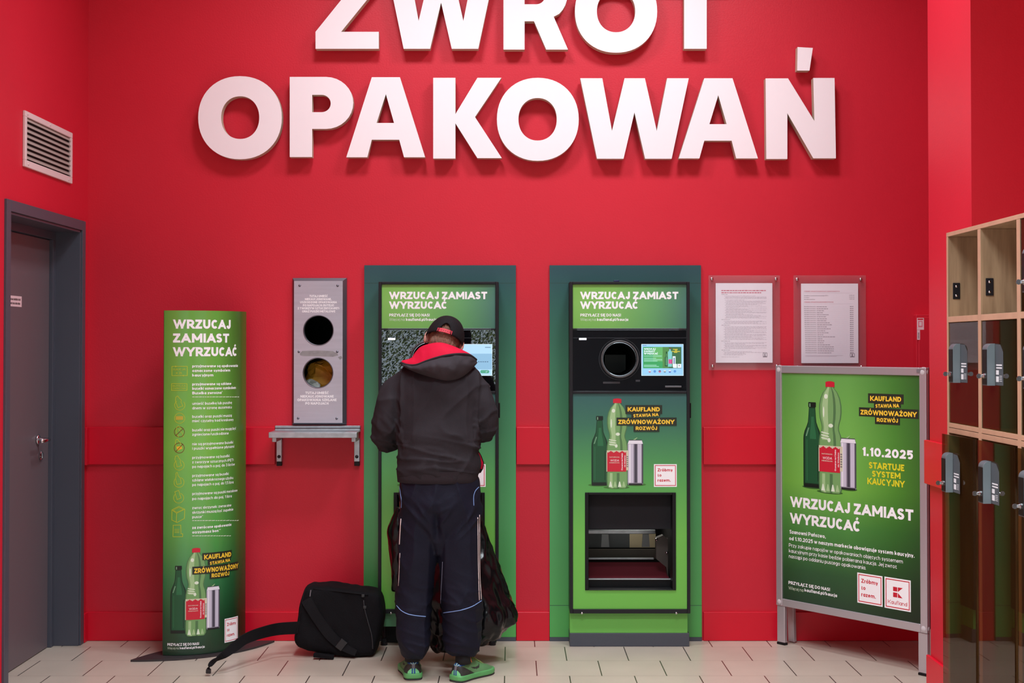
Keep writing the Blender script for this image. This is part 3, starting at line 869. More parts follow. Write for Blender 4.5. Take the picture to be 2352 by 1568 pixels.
GLYPHS = [
 ('Z', [[(724.7, 112), (870, 112), (870, 73), (783.5, 73), (868, -31), (868, -70), (731, -70), (731, -28), (806, -28), (724.7, 73)]], 'Z at the start of the upper word'),
 ('W', [[(x - 444.2, y - 252.4) for x, y in W0]], 'W of the upper word, between Z and R'),
 ('R', [[(1156.4, -70)] + bowl(1156, 1303, -70, 49) [0:13] + [(1271.8, 38.4), (1304.6, 113.7), (1254.4, 113.7), (1226.5, 48.8), (1204.9, 48.8), (1204.9, 113.7), (1156.4, 113.7)], [(1204.9, -29)] + bowl(1205, 1252, -29, 9.8) + [(1204.9, 9.8)]], 'R in the middle of the upper word'),
 ('O', [ell(1415, 26, 94.5, 95), ell(1415, 26, 44, 48)], 'O of the upper word, between R and T'),
 ('T', [[(1521, -70), (1673, -70), (1673, -28), (1623.3, -28), (1623.3, 112), (1571.3, 112), (1571.3, -28), (1521, -28)]], 'T ending the upper word'),
 ('O', [ell(551.2, 270.2, 96, 95.4), ell(551.7, 270, 43.7, 49)], 'O at the start of the lower word'),
 ('P', [[(665.5, 176.5)] + bowl(665, 811.4, 176.5, 296) + [(717, 296), (717, 360.5), (665.5, 360.5)], [(717, 217.7)] + bowl(717, 759.7, 217.7, 257.5) + [(717, 257.5)]], 'P of the lower word'),
 ('A', [[(795.4, 361), (854, 177.2), (918.6, 177.2), (976.4, 361), (928, 361), (916.9, 320.7), (854, 320.7), (843.7, 361)], [(886.3, 216), (865, 282.3), (905, 282.3)]], 'A of the lower word, between P and K'),
 ('K', [[(995, 178.6), (1046, 178.6), (1046, 262), (1096.5, 178.6), (1151.6, 178.6), (1091, 268.7), (1152.6, 363), (1096.5, 363), (1046, 283), (1046, 364), (995, 364)]], 'K of the lower word'),
 ('O', [ell(1235.3, 273.9, 94, 95.3), ell(1234.8, 273.8, 44, 48.8)], 'O of the lower word, between K and W'),
 ('W', [W0], 'W of the lower word'),
 ('A', [[(1559, 363.7), (1617.7, 179.6), (1682.5, 179.6), (1741, 363.7), (1690.9, 363.7), (1680.5, 323), (1617.7, 323), (1606.5, 363.7)], [(1649.8, 218.6), (1629.5, 285), (1669, 285)]], 'A of the lower word, between W and Ń'),
 ('N', [[(1758.5, 179.9), (1810, 179.9), (1870.5, 278), (1868, 179), (1916.9, 179), (1920, 363.5), (1868, 363.5), (1808.4, 260), (1808.4, 365), (1760, 365)]], 'Ń with an accent ending the lower word'),
]
def plate_obj(name, loops, parent):
    mb = MB(); lp = [PL(l) for l in loops]
    mb.plate(lp[0], lp[1:], LY0, LY1)
    me = mb.mesh(name)
    for p in me.polygons: p.material_index = 1 if abs(p.normal.y) < .5 else 0
    return link_mesh(name, me, [mLetter, mLetterEdge], parent, None if parent else (lp[0][0][0], YW, lp[0][0][1]))
for ch, loops, lab in GLYPHS:
    rt = plate_obj('wall_letter', loops, None)
    tag(rt, 'large white raised letter ' + lab, 'letter', 'large white letters on the red wall')
    q = PL(loops[0]); xs = [p[0] for p in q]; zs = [p[1] for p in q]
    mb = MB()
    # short studs holding the letter off the wall
    for t in ((loops[0][0][0] * .5 + loops[0][1][0] * .5, None),):
        pass
    if ch == 'N':
        plate_obj('accent', [[(1832, 108), (1867, 110), (1859.3, 162), (1831, 162)]], rt)
# ------------------------------------------------------------------ steel waste hatch
def hatch():
    x0, z1 = zx(671, 638, YW - .03); x1, z0 = zx(795, 975.6, YW - .03)
    fx0, fz1 = zx(675.5, 645, YW - .03); fx1, fz0 = zx(786.5, 971, YW - .03)
    y = YW - .03
    t = thing('waste_hatch', 'tall steel panel with two round openings above the steel shelf', 'hatch', ((x0 + x1) / 2, YW, z0))
    c1 = zx(731.4, 758.5, y); c2 = zx(730.4, 856, y); r = zx(765, 758, y)[0] - c1[0]
    MB().plate(rect(fx0, fx1, fz0, fz1), [circle(c1[0], c1[1], r, 48), circle(c2[0], c2[1], r, 48)], y, y + .004).build('faceplate', mSteel, t)
    mb = MB()
    O = [(x0, z0), (x1, z0), (x1, z1), (x0, z1)]; I = [(fx0, fz0), (fx1, fz0), (fx1, fz1), (fx0, fz1)]
    mb.loft([[(p[0], YW - .0005, p[1]) for p in O], [(p[0], YW - .016, p[1]) for p in O], [(p[0], y + .001, p[1]) for p in I]], caps=False)
    mb.build('bevelled_rim', mSteelD, t)
    for c in (c1, c2):
        MB().lathe([(r + .004, -.001), (r + .001, -.0025), (r - .001, 0), (r - .001, .03), (r - .0005, .03)], (c[0], y, c[1]), 'Y', 48).build('opening_rim', mSteelD, t, smooth=True)
    for px, py in ((688.3, 655.8), (775.4, 655.8), (686.4, 807.6), (774.4, 807.6), (684.8, 960.3), (773.2, 961)):
        q = zx(px, py, y)
        MB().lathe([(0, -.004), (.004, -.0035), (.0065, 0)], (q[0], y, q[1]), 'Y', 12).build('screw', mSteelD, t, smooth=True)
    a = Art(surf_y(y))
    for k, (s, l, rr) in enumerate((('TUTAJ UMIEŚĆ', 347, 480), ('NIEKAUCJONOWANE,', 315, 507), ('USZKODZONE OPAKOWANIA', 280, 545), ('PO NAPOJACH: BUTELKI', 300, 523), ('Z TWORZYW SZTUCZNYCH (PET)', 262, 563), ('ORAZ PUSZKI METALOWE', 295, 533))):
        a.pxtext(s, 600 + l / 3.136, 600 + (258 + k * 22) / 3.136, 600 + rr / 3.136, 5.0, .24, iW)
    for k, (s, l, rr) in enumerate((('TUTAJ UMIEŚĆ', 318, 487), ('NIEKAUCJONOWANE', 282, 522), ('OPAKOWANIA SZKLANE', 260, 543), ('PO NAPOJACH', 318, 485))):
        a.pxtext(s, 600 + l / 3.136, 600 + (956 + k * 25.2) / 3.136, 600 + rr / 3.136, 5.8, .25, iW)
    a.build('lettering', t)
    # strip of torn tape residue
    a = Art(surf_y(y)); mT = M('tape_residue', (150, 146, 148), .7, var=.15, vscale=40)
    a.pxpoly([(688, 812), (694, 806), (730, 804.5), (764, 806), (775, 812), (777, 816), (765, 819), (730, 818), (697, 817.5), (690, 816)], mT, 2)
    a.pxpoly([(776, 820), (784, 817), (786, 822), (781, 826)], mT, 2)
    a.build('tape_residue', t)
    # compartment behind
    mb = MB(); d1 = YW + .45
    for b in ((hx0 - .01, hx0, YW + .001, d1, hz0, hz1), (hx1, hx1 + .01, YW + .001, d1, hz0, hz1), (hx0 - .01, hx1 + .01, d1, d1 + .01, hz0, hz1), (hx0 - .01, hx1 + .01, YW + .001, d1, hz1, hz1 + .01), (hx0 - .01, hx1 + .01, YW + .001, d1, hz0 - .01, hz0),
              (hx0, hx1, YW + .01, d1, (c1[1] + c2[1]) / 2 - .005, (c1[1] + c2[1]) / 2 + .005)): mb.box(*b)
    structure(mb.build('wall_recess', mDark), 'dark recess behind the steel panel')
    # crumpled carton lodged in the lower opening
    random.seed(3)
    mb = MB(); mb.ball((c2[0] + .0, YW + .15, c2[1] - .03), .095, .06, .115, 22, 16, rot=Matrix.Rotation(R(32), 3, 'Y'))
    me = mb.mesh('crumpled_carton')
    for v in me.vertices:
        n = noise.noise(v.co * 14); n2 = noise.noise(v.co * 33 + V((3, 1, 2)))
        v.co += v.co.normalized() * 0 + V((.03 * n + .012 * n2, .02 * n2, .025 * noise.noise(v.co * 17 + V((9, 0, 0)))))
    o = link_mesh('crumpled_carton', me, M('ochre_card', (226, 160, 44), .6, var=.25, vscale=14), None, (c2[0], YW + .1, hz0))
    tag(o, 'crumpled ochre carton inside the lower round opening of the steel panel', 'carton')
    # grey flap of foil beside it
    mb = MB(); mb.ball((c2[0] - .04, YW + .03, c2[1] - .075), .045, .012, .05, 14, 10, rot=Matrix.Rotation(R(-25), 3, 'Y'))
    me = mb.mesh('crumpled_bag')
    for v in me.vertices: v.co += V((noise.noise(v.co * 25), noise.noise(v.co * 25 + V((4, 4, 4))), noise.noise(v.co * 30))) * .02
    o = link_mesh('crumpled_bag', me, M('grey_foil', (128, 134, 128), .35), None, (c2[0] - .03, YW + .06, hz0))
    tag(o, 'crumpled grey plastic bag under the ochre carton in the steel panel', 'bag')
hatch()

# ------------------------------------------------------------------ steel shelf under the hatch
def shelf():
    yf = 6.775
    x0, zt = zx(616.6, 992.5, yf); x1, zb = zx(820, 1005.6, yf)
    bx0, bz1 = zx(632, 977, YW - .012); bx1, bz0 = zx(828, 991, YW - .012)
    t = thing('wall_shelf', 'narrow steel shelf with a back rail on two brackets', 'shelf', ((x0 + x1) / 2, YW, zt))
    MB().box(x0, x1, yf, yf + .012, zb, zt).box(x0, x1, yf + .012, YW - .02, zt - .006, zt).build('shelf_board', mZinc, t, bevel=.003)
    m = (bz1 + bz0) / 2
    MB().box(bx0, bx1, YW - .022, YW - .001, m + .003, bz1).box(bx0, bx1, YW - .026, YW - .001, bz0 - .002, m).build('back_rail', mZinc, t, bevel=.003)
    for a, b in ((634.5, 647), (813, 826)):
        u0, q1 = zx(a, 1006.5, YW - .03); u1, q0 = zx(b, 1060, YW - .03)
        br = MB().box(u0, u1, YW - .03, YW - .001, q0, q1).box(u0 + .003, u1 - .003, yf + .02, YW - .03, zt - .05, zt - .0065).build('bracket', mZinc, t, bevel=.003)
        c = zx((a + b) / 2, 1048.5, YW - .03)
        MB().lathe([(0, -.006), (.006, -.005), (.0085, -.002), (.009, 0)], (c[0], YW - .03, c[1]), 'Y', 14).build('bolt', M('dark_bolt', (60, 60, 64), .4, metal=.6), br, smooth=True)
        MB().box(u0 + .001, u1 - .001, YW - .026, YW - .001, q0 - .022, q0 - .001).build('end_plug', mBlackP, br, bevel=.002)
shelf()

# ------------------------------------------------------------------ deposit machines
gSur = gradient_print('print_surround', [(0, (84, 168, 84)), (.35, (78, 160, 94)), (.62, (66, 134, 94)), (.85, (50, 104, 86)), (1, (46, 82, 88))], 'Z', .05, 1.9)
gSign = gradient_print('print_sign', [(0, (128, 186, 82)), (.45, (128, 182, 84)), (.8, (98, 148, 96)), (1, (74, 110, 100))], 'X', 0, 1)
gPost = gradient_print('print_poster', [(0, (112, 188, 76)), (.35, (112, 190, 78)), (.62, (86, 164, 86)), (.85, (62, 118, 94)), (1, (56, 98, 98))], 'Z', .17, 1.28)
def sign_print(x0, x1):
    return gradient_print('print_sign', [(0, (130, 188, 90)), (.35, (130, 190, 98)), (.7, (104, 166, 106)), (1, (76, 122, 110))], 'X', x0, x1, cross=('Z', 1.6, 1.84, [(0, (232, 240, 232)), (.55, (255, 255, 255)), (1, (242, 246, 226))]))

def machine(dx, sur, label, base, screen_kind, plinth):
    YF = 6.81
    def q(px, py, Y=YF): return zx(px + dx, py, Y)
    X = lambda px: q(px, 900)[0]
    Z = lambda py: q(1445, py)[1]
    t = thing('deposit_machine', label, 'machine', (X(1445), YF, 0), 'bottle deposit machines in the red wall')
    # printed wall surround
    ys = YW - .016
    s0, s1 = zx(sur[0], 1000, ys)[0], zx(sur[1], 1000, ys)[0]
    sz1 = zx(sur[0], 609, ys)[1]; sz0 = .021
    hole = (m1x0, m1x1, m1z0, m1z1) if dx else (m2x0, m2x1, m2z0, m2z1)
    mb = cells(MB(), 'Y', ys, YW - .0005, [s0, s1], [sz0, sz1], [hole])
    sp = mb.build('surround_panel', gSur, t)
    a = Art(surf_y(ys))
    zz = zx(sur[0], 650, ys)[1]; a.poly([(s0, zz - .0012), (s1, zz - .0012), (s1, zz + .0012), (s0, zz + .0012)], INK('seam', (40, 70, 62)), 1)
    a.build('seam', sp); a = Art(surf_y(ys))
    zz = zx(sur[0], 1390, ys)[1]; a.poly([(s0, zz - .0012), (s1, zz - .0012), (s1, zz + .0012), (s0, zz + .0012)], INK('seam', (40, 70, 62)), 1)
    a.build('seam', sp)
    MB().box(s0, s1, ys - .002, YW - .0005, .0005, sz0 - .0005).build('surround_skirting', mTeal, t)
    # cabinet shell
    x0, x1 = X(1308.5), X(1584); zt, zb = Z(647), Z(1407.5)
    f = .0155
    mb = MB()
    mb.box(x0, x0 + f, YF - .012, ys - .001, zb, zt); mb.box(x1 - f, x1, YF - .012, ys - .001, zb, zt)
    mb.box(x0 + f, x1 - f, YF - .012, ys - .001, zt - .013, zt); mb.box(x0 + f, x1 - f, YF - .012, ys - .001, zb, zb + .021)
    zs0, zs1 = Z(757.5), Z(754); zg0, zg1 = Z(903.5), Z(898)
    mb.box(x0 + f, x1 - f, YF - .006, YF + .02, zs0, zs1); mb.box(x0 + f, x1 - f, YF - .009, YF + .02, zg0, zg1)
    mb.build('cabinet_frame', mBlackM, t, bevel=.002)
    ix0, ix1 = x0 + f + .0005, x1 - f - .0005
    # sign
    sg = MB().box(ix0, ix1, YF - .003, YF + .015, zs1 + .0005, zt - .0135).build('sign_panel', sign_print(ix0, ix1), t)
    a = Art(surf_y(YF - .003))
    for s, xa, yb, xb, cap, w in (('WRZUCAJ ZAMIAST', 1333, 686.8, 1558, 17, .25), ('WYRZUCAĆ', 1333, 709, 1466.5, 17, .25)):
        a.pxtext(s, xa + dx, yb, xb + dx, cap, w, iW)
    a.build('headline', sg); a = Art(surf_y(YF - .003))
    for s, xa, yb, xb, cap, w in (('PRZYŁĄCZ SIĘ DO NAS!', 1333, 726.6, 1426, 6.6, .2),):
        a.pxtext(s, xa + dx, yb, xb + dx, cap, w, iW)
    a.pxtext('Więcej na', 1333 + dx, 736.6, 1368.5 + dx, 6.4, .1, iPale); a.pxtext('kaufland.pl/kaucja', 1371.5 + dx, 736.6, 1443 + dx, 6.4, .19, iW)
    a.build('lettering', sg)
    # glass with the round feed opening
    c = q(1423.5, 824.6); r0 = q(1423.5 + 40.8, 824)[0] - c[0]
    gl = MB().plate(rect(ix0, ix1, zg1 + .0005, zs0 - .0005), [circle(c[0], c[1], r0, 56)], YF, YF + .006).build('glass_front', mGlassB, t)
    a = Art(surf_y(YF)); zl = Z(775.8)
    a.poly([(ix0, zl - .0007), (ix1, zl - .0007), (ix1, zl + .0007), (ix0, zl + .0007)], INK('groove', (70, 74, 80)), 1)
    mb_c = circle(c[0], c[1], r0 * 1.16, 48)
    a.line(mb_c, .0012, INK('groove', (70, 74, 80)), 1, True)
    for px, pw, py in ((1385, 39, 878.5), (1460, 10, 874)): a.pxrect(px + dx, py - 2.2, px + pw + dx, py + 2.2, INK('slot_grey', (52, 52, 58)), 1)
    a.build('groove', gl)
    rk = .088 / .0942
    MB().lathe([(r0 * 1.07, -.001), (r0 * 1.055, -.012), (r0 * 1.0, -.018), (r0 * .97, -.012), (r0 * .95, .0), (r0 * .945, .02), (r0 * .945, .0205), (r0 * 1.02, .0205)], (c[0], YF, c[1]), 'Y', 64).build('feed_ring', M('ring_grey', (78, 76, 78), .5), t, smooth=True)
    MB().lathe([(r0 * .93, .006), (r0 * .9, .10), (r0 * .88, .40), (r0 * .5, .42), (.001, .42)], (c[0], YF, c[1]), 'Y', 48).build('feed_tube', mBlackP, t, smooth=True)
    MB().plate(rect(c[0] - .055, c[0] + .055, c[1] - .075, c[1] + .02), [], YF + .3, YF + .31).build('feed_flap', M('flap_green_grey', (40, 48, 42), .4), t)
    # status light
    l0 = q(1330, 776); l1 = q(1347, 780.5)
    MB().box(l0[0], l1[0], YF - .002, YF - .0002, l1[1], l0[1]).build('status_light', M('status_white', (255, 255, 255), .4, emit=(235, 250, 255), es=1.1), t, bevel=.001)
    # screen
    u0, v1 = q(1473, 790); u1, v0 = q(1569.5, 862.5)
    sc = MB().box(u0, u1, YF - .006, YF - .0003, v0, v1).build('screen', M('screen_glow_%d' % screen_kind, (60, 90, 110), .25, emit=(158, 210, 250) if screen_kind else (186, 224, 250), es=.95), t, bevel=.002)
    a = Art(surf_y(YF - .006)); E_ = lambda n, cc, s=.9: M('scr_' + n, (20, 20, 20), .3, emit=cc, es=s)
    eW = E_('white', (235, 250, 255), 1.1)
    a.frame(u0, v0, u1, v1, .0018, eW, 1)
    if screen_kind:
        a.pxrect(1477 + dx, 796.5, 1535 + dx, 845.5, E_('green', (70, 178, 106)), 1); a.pxrect(1500 + dx, 796.5, 1540 + dx, 830, E_('green2', (112, 196, 116)), 2)
        a.pxrect(1526 + dx, 796.5, 1565 + dx, 845.5, E_('green3', (66, 120, 78)), 3)
        a.pxrect(1522 + dx, 796.5, 1536 + dx, 845.5, E_('green4', (92, 152, 84)), 3)
        for k, (s, xe) in enumerate((('WRZUCAJ', 1506), ('ZAMIAST', 1504.5), ('WYRZUCAĆ', 1511.5))):
            a.pxtext(s, 1479 + dx, 803.2 + k * 5.4, xe + dx, 4.3, .25, eW, 5)
        eT = E_('pale', (170, 240, 210))
        for yy, xe in ((817.5, 1520), (822.5, 1507), (826, 1521), (829, 1510), (838.5, 1508), (841.5, 1513.5)):
            a.pxrect(1479 + dx, yy - .8, xe + dx, yy + .8, eT, 5)
        mp = lambda px, py: q(px, py, YF - .006)
        def bx(xa, yb, xb, yt): p, r_ = mp(xa, yb), mp(xb, yt); return (p[0], p[1], r_[0], r_[1])
        def fill(b, m, l): a.poly([(b[0], b[1]), (b[2], b[1]), (b[2], b[3]), (b[0], b[3])], m, l)
        def neck(xa, xb, yb, ys_, yt, m, l): 
            w = xb - xa; a.pxpoly([(xa + dx, yb), (xb + dx, yb), (xb + dx, ys_ + 3), (xb - w * .3 + dx, ys_), (xb - w * .33 + dx, yt), (xa + w * .33 + dx, yt), (xa + w * .3 + dx, ys_), (xa + dx, ys_ + 3)], m, l)
        neck(1527, 1534.5, 841, 818, 807, E_('bd', (24, 84, 50)), 6); neck(1528.5, 1533, 839, 819, 812, E_('bm', (92, 160, 112)), 7)
        neck(1534, 1543.5, 842, 805, 800, E_('pl', (140, 220, 215)), 8)
        a.pxrect(1535.5 + dx, 825, 1543.5 + dx, 835, E_('lab', (238, 90, 160)), 9); a.pxrect(1537.5 + dx, 799, 1541 + dx, 801.5, E_('cap', (150, 60, 60)), 9)
        a.pxrect(1545 + dx, 818, 1551.5 + dx, 842, eW, 9); a.pxrect(1547 + dx, 821, 1549.5 + dx, 838, E_('cand', (90, 110, 170)), 10)
        eY = E_('yel', (220, 205, 70))
        for yy, xa, xb in ((802, 1545.5, 1556.5), (804.3, 1550, 1555), (806.8, 1543, 1561.5), (809, 1548, 1555.5)): a.pxrect(xa + dx, yy - 1, xb + dx, yy + 1, eY, 10)
        for xa in (1546, 1556): a.pxrect(xa + dx, 835.5, xa + 8.6 + dx, 844.5, eW, 12)
        a.pxpoly([(1558.5 + dx, 838), (1561.5 + dx, 838), (1560 + dx, 842)], E_('cap', (150, 60, 60)), 13)
        for k, (c1_, c2_) in enumerate((((240, 245, 255), (190, 120, 150)), ((96, 160, 235), (96, 160, 235)), ((120, 100, 150), (220, 120, 150)), ((240, 240, 240), (120, 150, 170)), ((240, 245, 255), (80, 100, 200)), ((96, 160, 235), (110, 170, 240)))):
            cc = q(1492.3 + dx * 0 + k * 11.55, 852.6, YF - .006); rr = .0066
            cir = circle(cc[0], cc[1], rr, 16)
            a.poly([p for p in cir if p[1] >= cc[1] - 1e-6], E_('f%da' % k, c1_), 2); a.poly([p for p in cir if p[1] <= cc[1] + 1e-6], E_('f%db' % k, c2_), 2)
        a.pxrect(1476 + dx, 792.8, 1485 + dx, 793.8, E_('ttl', (90, 120, 170)), 2)
    else:
        a.pxrect(1500 + dx, 812, 1569 + dx, 848, E_('sky', (158, 206, 240)), 1)
        for k in range(5): a.pxrect(1537 + k * 5.0 + dx, 829.5, 1540.5 + k * 5.0 + dx, 831.5, E_('txt', (96, 130, 160)), 2)
        a.pxrect(1553 + dx, 796.5, 1566 + dx, 798.5, E_('txt2', (130, 165, 190)), 2)
        p0, p1 = q(1542, 857, YF - .006), q(1563, 849.5, YF - .006)
        h = (p1[1] - p0[1]) / 2; a.poly(circle(p0[0] + h, p0[1] + h, h, 16), E_('btn', (92, 182, 152)), 2); a.poly(circle(p1[0] - h, p0[1] + h, h, 16), E_('btn', (92, 182, 152)), 2)
        a.poly([(p0[0] + h, p0[1]), (p1[0] - h, p0[1]), (p1[0] - h, p1[1]), (p0[0] + h, p1[1])], E_('btn', (92, 182, 152)), 3)
        a.line([(p1[0] - .019, p0[1] + h), (p1[0] - .016, p0[1] + h * .6), (p1[0] - .010, p0[1] + h * 1.5)], .0012, eW, 4)
    a.build('screen_picture', sc)
    # receipt slot
    u0, v1 = q(1527.5, 885.5); u1, v0 = q(1565, 889.5)
    MB().box(u0, u1, YF - .008, YF - .0003, v0, v1).build('receipt_slot', M('slot_lip', (96, 96, 100), .35), t, bevel=.002)
    # poster panel with the crate opening
    ox0, oz1 = q(1343.5, 1130.5); ox1, oz0 = q(1552.5, 1354.5)
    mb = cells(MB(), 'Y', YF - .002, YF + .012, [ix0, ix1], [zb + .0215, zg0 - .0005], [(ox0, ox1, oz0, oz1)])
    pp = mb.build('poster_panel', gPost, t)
    a = Art(surf_y(YF - .002))
    mp = lambda px, py: q(px, py, YF - .002)
    def bx(xa, yb, xb, yt): p, r_ = mp(xa, yb), mp(xb, yt); return (p[0], p[1], r_[0], r_[1])
    shd = INK('print_shade', (66, 122, 50))
    for xa, xb, yy in ((1351, 1398, 1113.5), (1386, 1446, 1119), (1438, 1484, 1112.5)):
        p, r_ = mp(xa, yy + 3.5), mp(xb, yy - 3.5); ccx, ccy = (p[0] + r_[0]) / 2, (p[1] + r_[1]) / 2
        a.poly([(ccx + (r_[0] - p[0]) / 2 * cos(2 * pi * i / 24), ccy + (r_[1] - p[1]) / 2 * sin(2 * pi * i / 24)) for i in range(24)], shd, 1)
    bottle_motif(a, bx(1358.5, 1115, 1396, 955), bx(1393, 1121, 1442.5, 914), bx(1441.7, 1113.5, 1477, 1009.6))
    a.build('bottle_picture', pp)
    a = Art(surf_y(YF - .002))
    def tx(xa, yb, xb, cap): p = mp(xa, yb); return (p[0], p[1], mp(xb, yb)[0], mp(xa, yb - cap)[1] - p[1])
    slogan_motif(a, [('KAUFLAND', bx(1436.3, 950, 1520.8, 930), tx(1441.5, 944.6, 1515.5, 10), .0), ('STAWIA NA', bx(1450, 958.6, 1516, 948), tx(1454.5, 958.4, 1512.5, 7.5), .055),
                     ('ZRÓWNOWAŻONY', bx(1416, 977, 1554, 958.6), tx(1420, 973.5, 1548.8, 10), 0), ('ROZWÓJ', bx(1455, 991, 1514.3, 977), tx(1460, 987.2, 1509.3, 8.3), 0)], 16)
    a.build('slogan', pp); a = Art(surf_y(YF - .002))
    b = bx(1502, 1117.8, 1554.4, 1065.6); badge_motif(a, *b)
    a.build('badge', pp)
    # crate opening: black lining, flap, conveyor and rails
    dk = YF + .75
    fo = .009
    mb = MB()
    for bb in ((ox0 - .0, ox0 + fo * 2, YF - .008, YF + .1, oz0, oz1), (ox1 - fo * 2, ox1, YF - .008, YF + .1, oz0, oz1), (ox0 + fo * 2, ox1 - fo * 2, YF - .008, YF + .1, oz1 - .012, oz1), (ox0 + fo * 2, ox1 - fo * 2, YF - .008, YF + .1, oz0, oz0 + .004)): mb.box(*bb)
    mb.build('crate_opening_frame', mBlackP, t, bevel=.002)
    tx0, tx1 = ox0 + .001, ox1 - .001
    mb = MB()
    for bb in ((tx0 - .004, tx0, YF + .1, dk, oz0, oz1), (tx1, tx1 + .004, YF + .1, dk, oz0, oz1), (tx0, tx1, YF + .1, dk, oz1 - .005, oz1), (tx0, tx1, YF + .1, dk, oz0 - .004, oz0), (tx0, tx1, dk, dk + .01, oz0, oz1)): mb.box(*bb)
    mb.build('crate_chute', mDark, t)
    fx0, fx1 = ox0 + .0185, ox1 - .0185
    MB().box(fx0, fx1, YF + .06, YF + .068, Z(1218), oz1 - .0125).build('crate_flap', M('flap_dark', (36, 35, 39), .6, spec=.15), t)
    def zz_(py, Y): return zx(1445 + dx, py, Y)[1]
    def xx_(px, Y): return zx(px + dx, 1200, Y)[0]
    yb_ = YF + .42
    MB().box(fx0, xx_(1506, yb_), yb_, yb_ + .03, zz_(1226, yb_), zz_(1217, yb_)).build('steel_bar', mZinc, t, bevel=.003)
    for xa, xb in ((1380.5, 1399.5), (1474.5, 1492.5)):
        p = [(xx_(xa + 2, yb_), zz_(1226.5, yb_)), (xx_(xb - 2, yb_), zz_(1226.5, yb_)), (xx_(xb, yb_), zz_(1256, yb_)), (xx_(xa, yb_), zz_(1256, yb_))]
        MB().plate(p, [], yb_ + .002, yb_ + .012).build('bar_bracket', M('bracket_grey', (150, 158, 158), .45, metal=.3), t)
    y2 = YF + .55
    MB().box(xx_(1446, y2), xx_(1506, y2), y2, y2 + .01, zz_(1257, y2), zz_(1222, y2)).build('backing_card', M('beige_card', (226, 210, 172), .7), t)
    MB().box(fx0, xx_(1446, y2), y2, y2 + .01, zz_(1257, y2), zz_(1222, y2)).build('backing_plate', M('grey_back', (92, 96, 98), .6), t)
    MB().box(fx0, xx_(1503, y2), y2 - .06, y2 - .05, zz_(1279, y2), zz_(1257.5, y2)).build('rear_sill', M('sill_grey', (120, 112, 102), .6), t)
    area('chute_fill', (xx_(1445, y2), YF + .47, oz1 - .03), (R(-30), 0, 0), .25, .06, .55, (1, .95, .85))  # added fill light brightening the rear card, standing in for back-room light
    y3 = YF + .34
    MB().box(fx0, xx_(1502, y3), y3, y3 + .02, zz_(1285, y3), zz_(1281, y3)).build('rear_rail', mZinc, t, bevel=.002)
    bl = [(fx0, YF + .1, Z(1343)), (fx1, YF + .1, Z(1343)), (fx1, y3 - .01, zz_(1290, y3)), (fx0, y3 - .01, zz_(1290, y3))]
    mb = MB().loft([[bl[0], bl[1], (bl[1][0], bl[1][1], bl[1][2] - .01), (bl[0][0], bl[0][1], bl[0][2] - .01)], [bl[3], bl[2], (bl[2][0], bl[2][1], bl[2][2] - .01), (bl[3][0], bl[3][1], bl[3][2] - .01)]])
    mb.build('conveyor_belt', M('belt_red', (84, 20, 32), .8, spec=.08), t)
    MB().box(fx0, fx1, YF + .07, YF + .085, Z(1336.5), Z(1334)).build('front_rail', mZinc, t)
    MB().box(fx0, fx1, YF + .075, YF + .09, oz0 + .005, Z(1337.5)).build('front_brush', mBlackP, t)
    y4 = YF + .16
    p = [(xx_(1507, y4), zz_(1236, y4)), (xx_(1523, y4), zz_(1229, y4)), (xx_(1533, y4), zz_(1238, y4)), (fx1 - .003, zz_(1236, y4)), (fx1 - .003, zz_(1330, y4)), (xx_(1530, y4), zz_(1302, y4)), (xx_(1507, y4), zz_(1283, y4))]
    sd = MB().plate(p, [], y4, y4 + .05).build('side_gear', M('gear_brown', (62, 54, 50), .5), t)
    for px, py in ((1508, 1239), (1531, 1268)):
        c_ = zx(px + dx, py, y4); MB().lathe([(0, -.012), (.006, -.01), (.008, 0)], (c_[0], y4, c_[1]), 'Y', 10).build('pin', mChrome, sd, smooth=True)
    # side handle bump
    hx = x1 + .0005
    MB().box(hx, hx + .007, YF + .0, YF + .04, Z(960), Z(925)).build('side_latch', mBlackP, t, bevel=.003)
    for px in (1336.5, 1553.5):
        c_ = q(px, 1407, YF - .012); MB().ball((c_[0], YF - .014, c_[1] - .001), .0065, .005, .0065, 10, 8).build('bolt', mChrome, t, smooth=True)
    if plinth:
        MB().box(X(1309), X(1579), YF + .018, ys - .001, Z(1454.6), Z(1409.5)).build('plinth_panel', M('print_green', (110, 186, 80), .4), t)
        MB().box(X(1308.5), X(1583), YF + .014, ys - .001, .0005, Z(1455)).build('plinth', mTeal, t, bevel=.002)
    else:
        MB().box(X(1312), X(1579), YF + .018, ys - .001, Z(1440), Z(1409.5)).build('plinth_panel', M('print_green_pale', (102, 170, 120), .4), t)
        for px in (1320, 1570):
            fx = X(px)
            mb = MB().lathe([(0, .0005), (.017, .0005), (.018, .016), (.008, .022), (.007, .10), (0, .10)], (fx, YF + .05, 0), 'Z', 16)
            mb.box(fx - .012, fx + .012, YF + .035, YF + .065, .018, .035)
            mb.build('foot', mBlackM, t, smooth=False)
        MB().box(X(1312), X(1579), YF + .10, ys - .001, .002, Z(1441)).build('base_recess', mDark, t)
    return t
machine(0, (1262.5, 1611), 'green bottle deposit machine with a free front beside the notices', None, 1, True)
machine(-439, (836, 1185), 'green bottle deposit machine with the person standing in front of it', None, 0, False)

# blue scrap of tape on top of the free machine
p0 = zx(1410, 645, 6.9)
mb = MB(); mb.obox((p0[0] + .01, 6.86, onY(1416, 646, 6.81).z + .004), V((1, 0, .05)).normalized(), V((0, 1, 0)), V((-.05, 0, 1)).normalized(), .014, .01, .004)
o = mb.build('pen_cap', M('navy_plastic', (24, 36, 84), .4), origin=(p0[0] + .01, 6.86, onY(1416, 646, 6.81).z), bevel=.002)
tag(o, 'small dark blue plastic clip lying on top of the free green machine', 'clip')

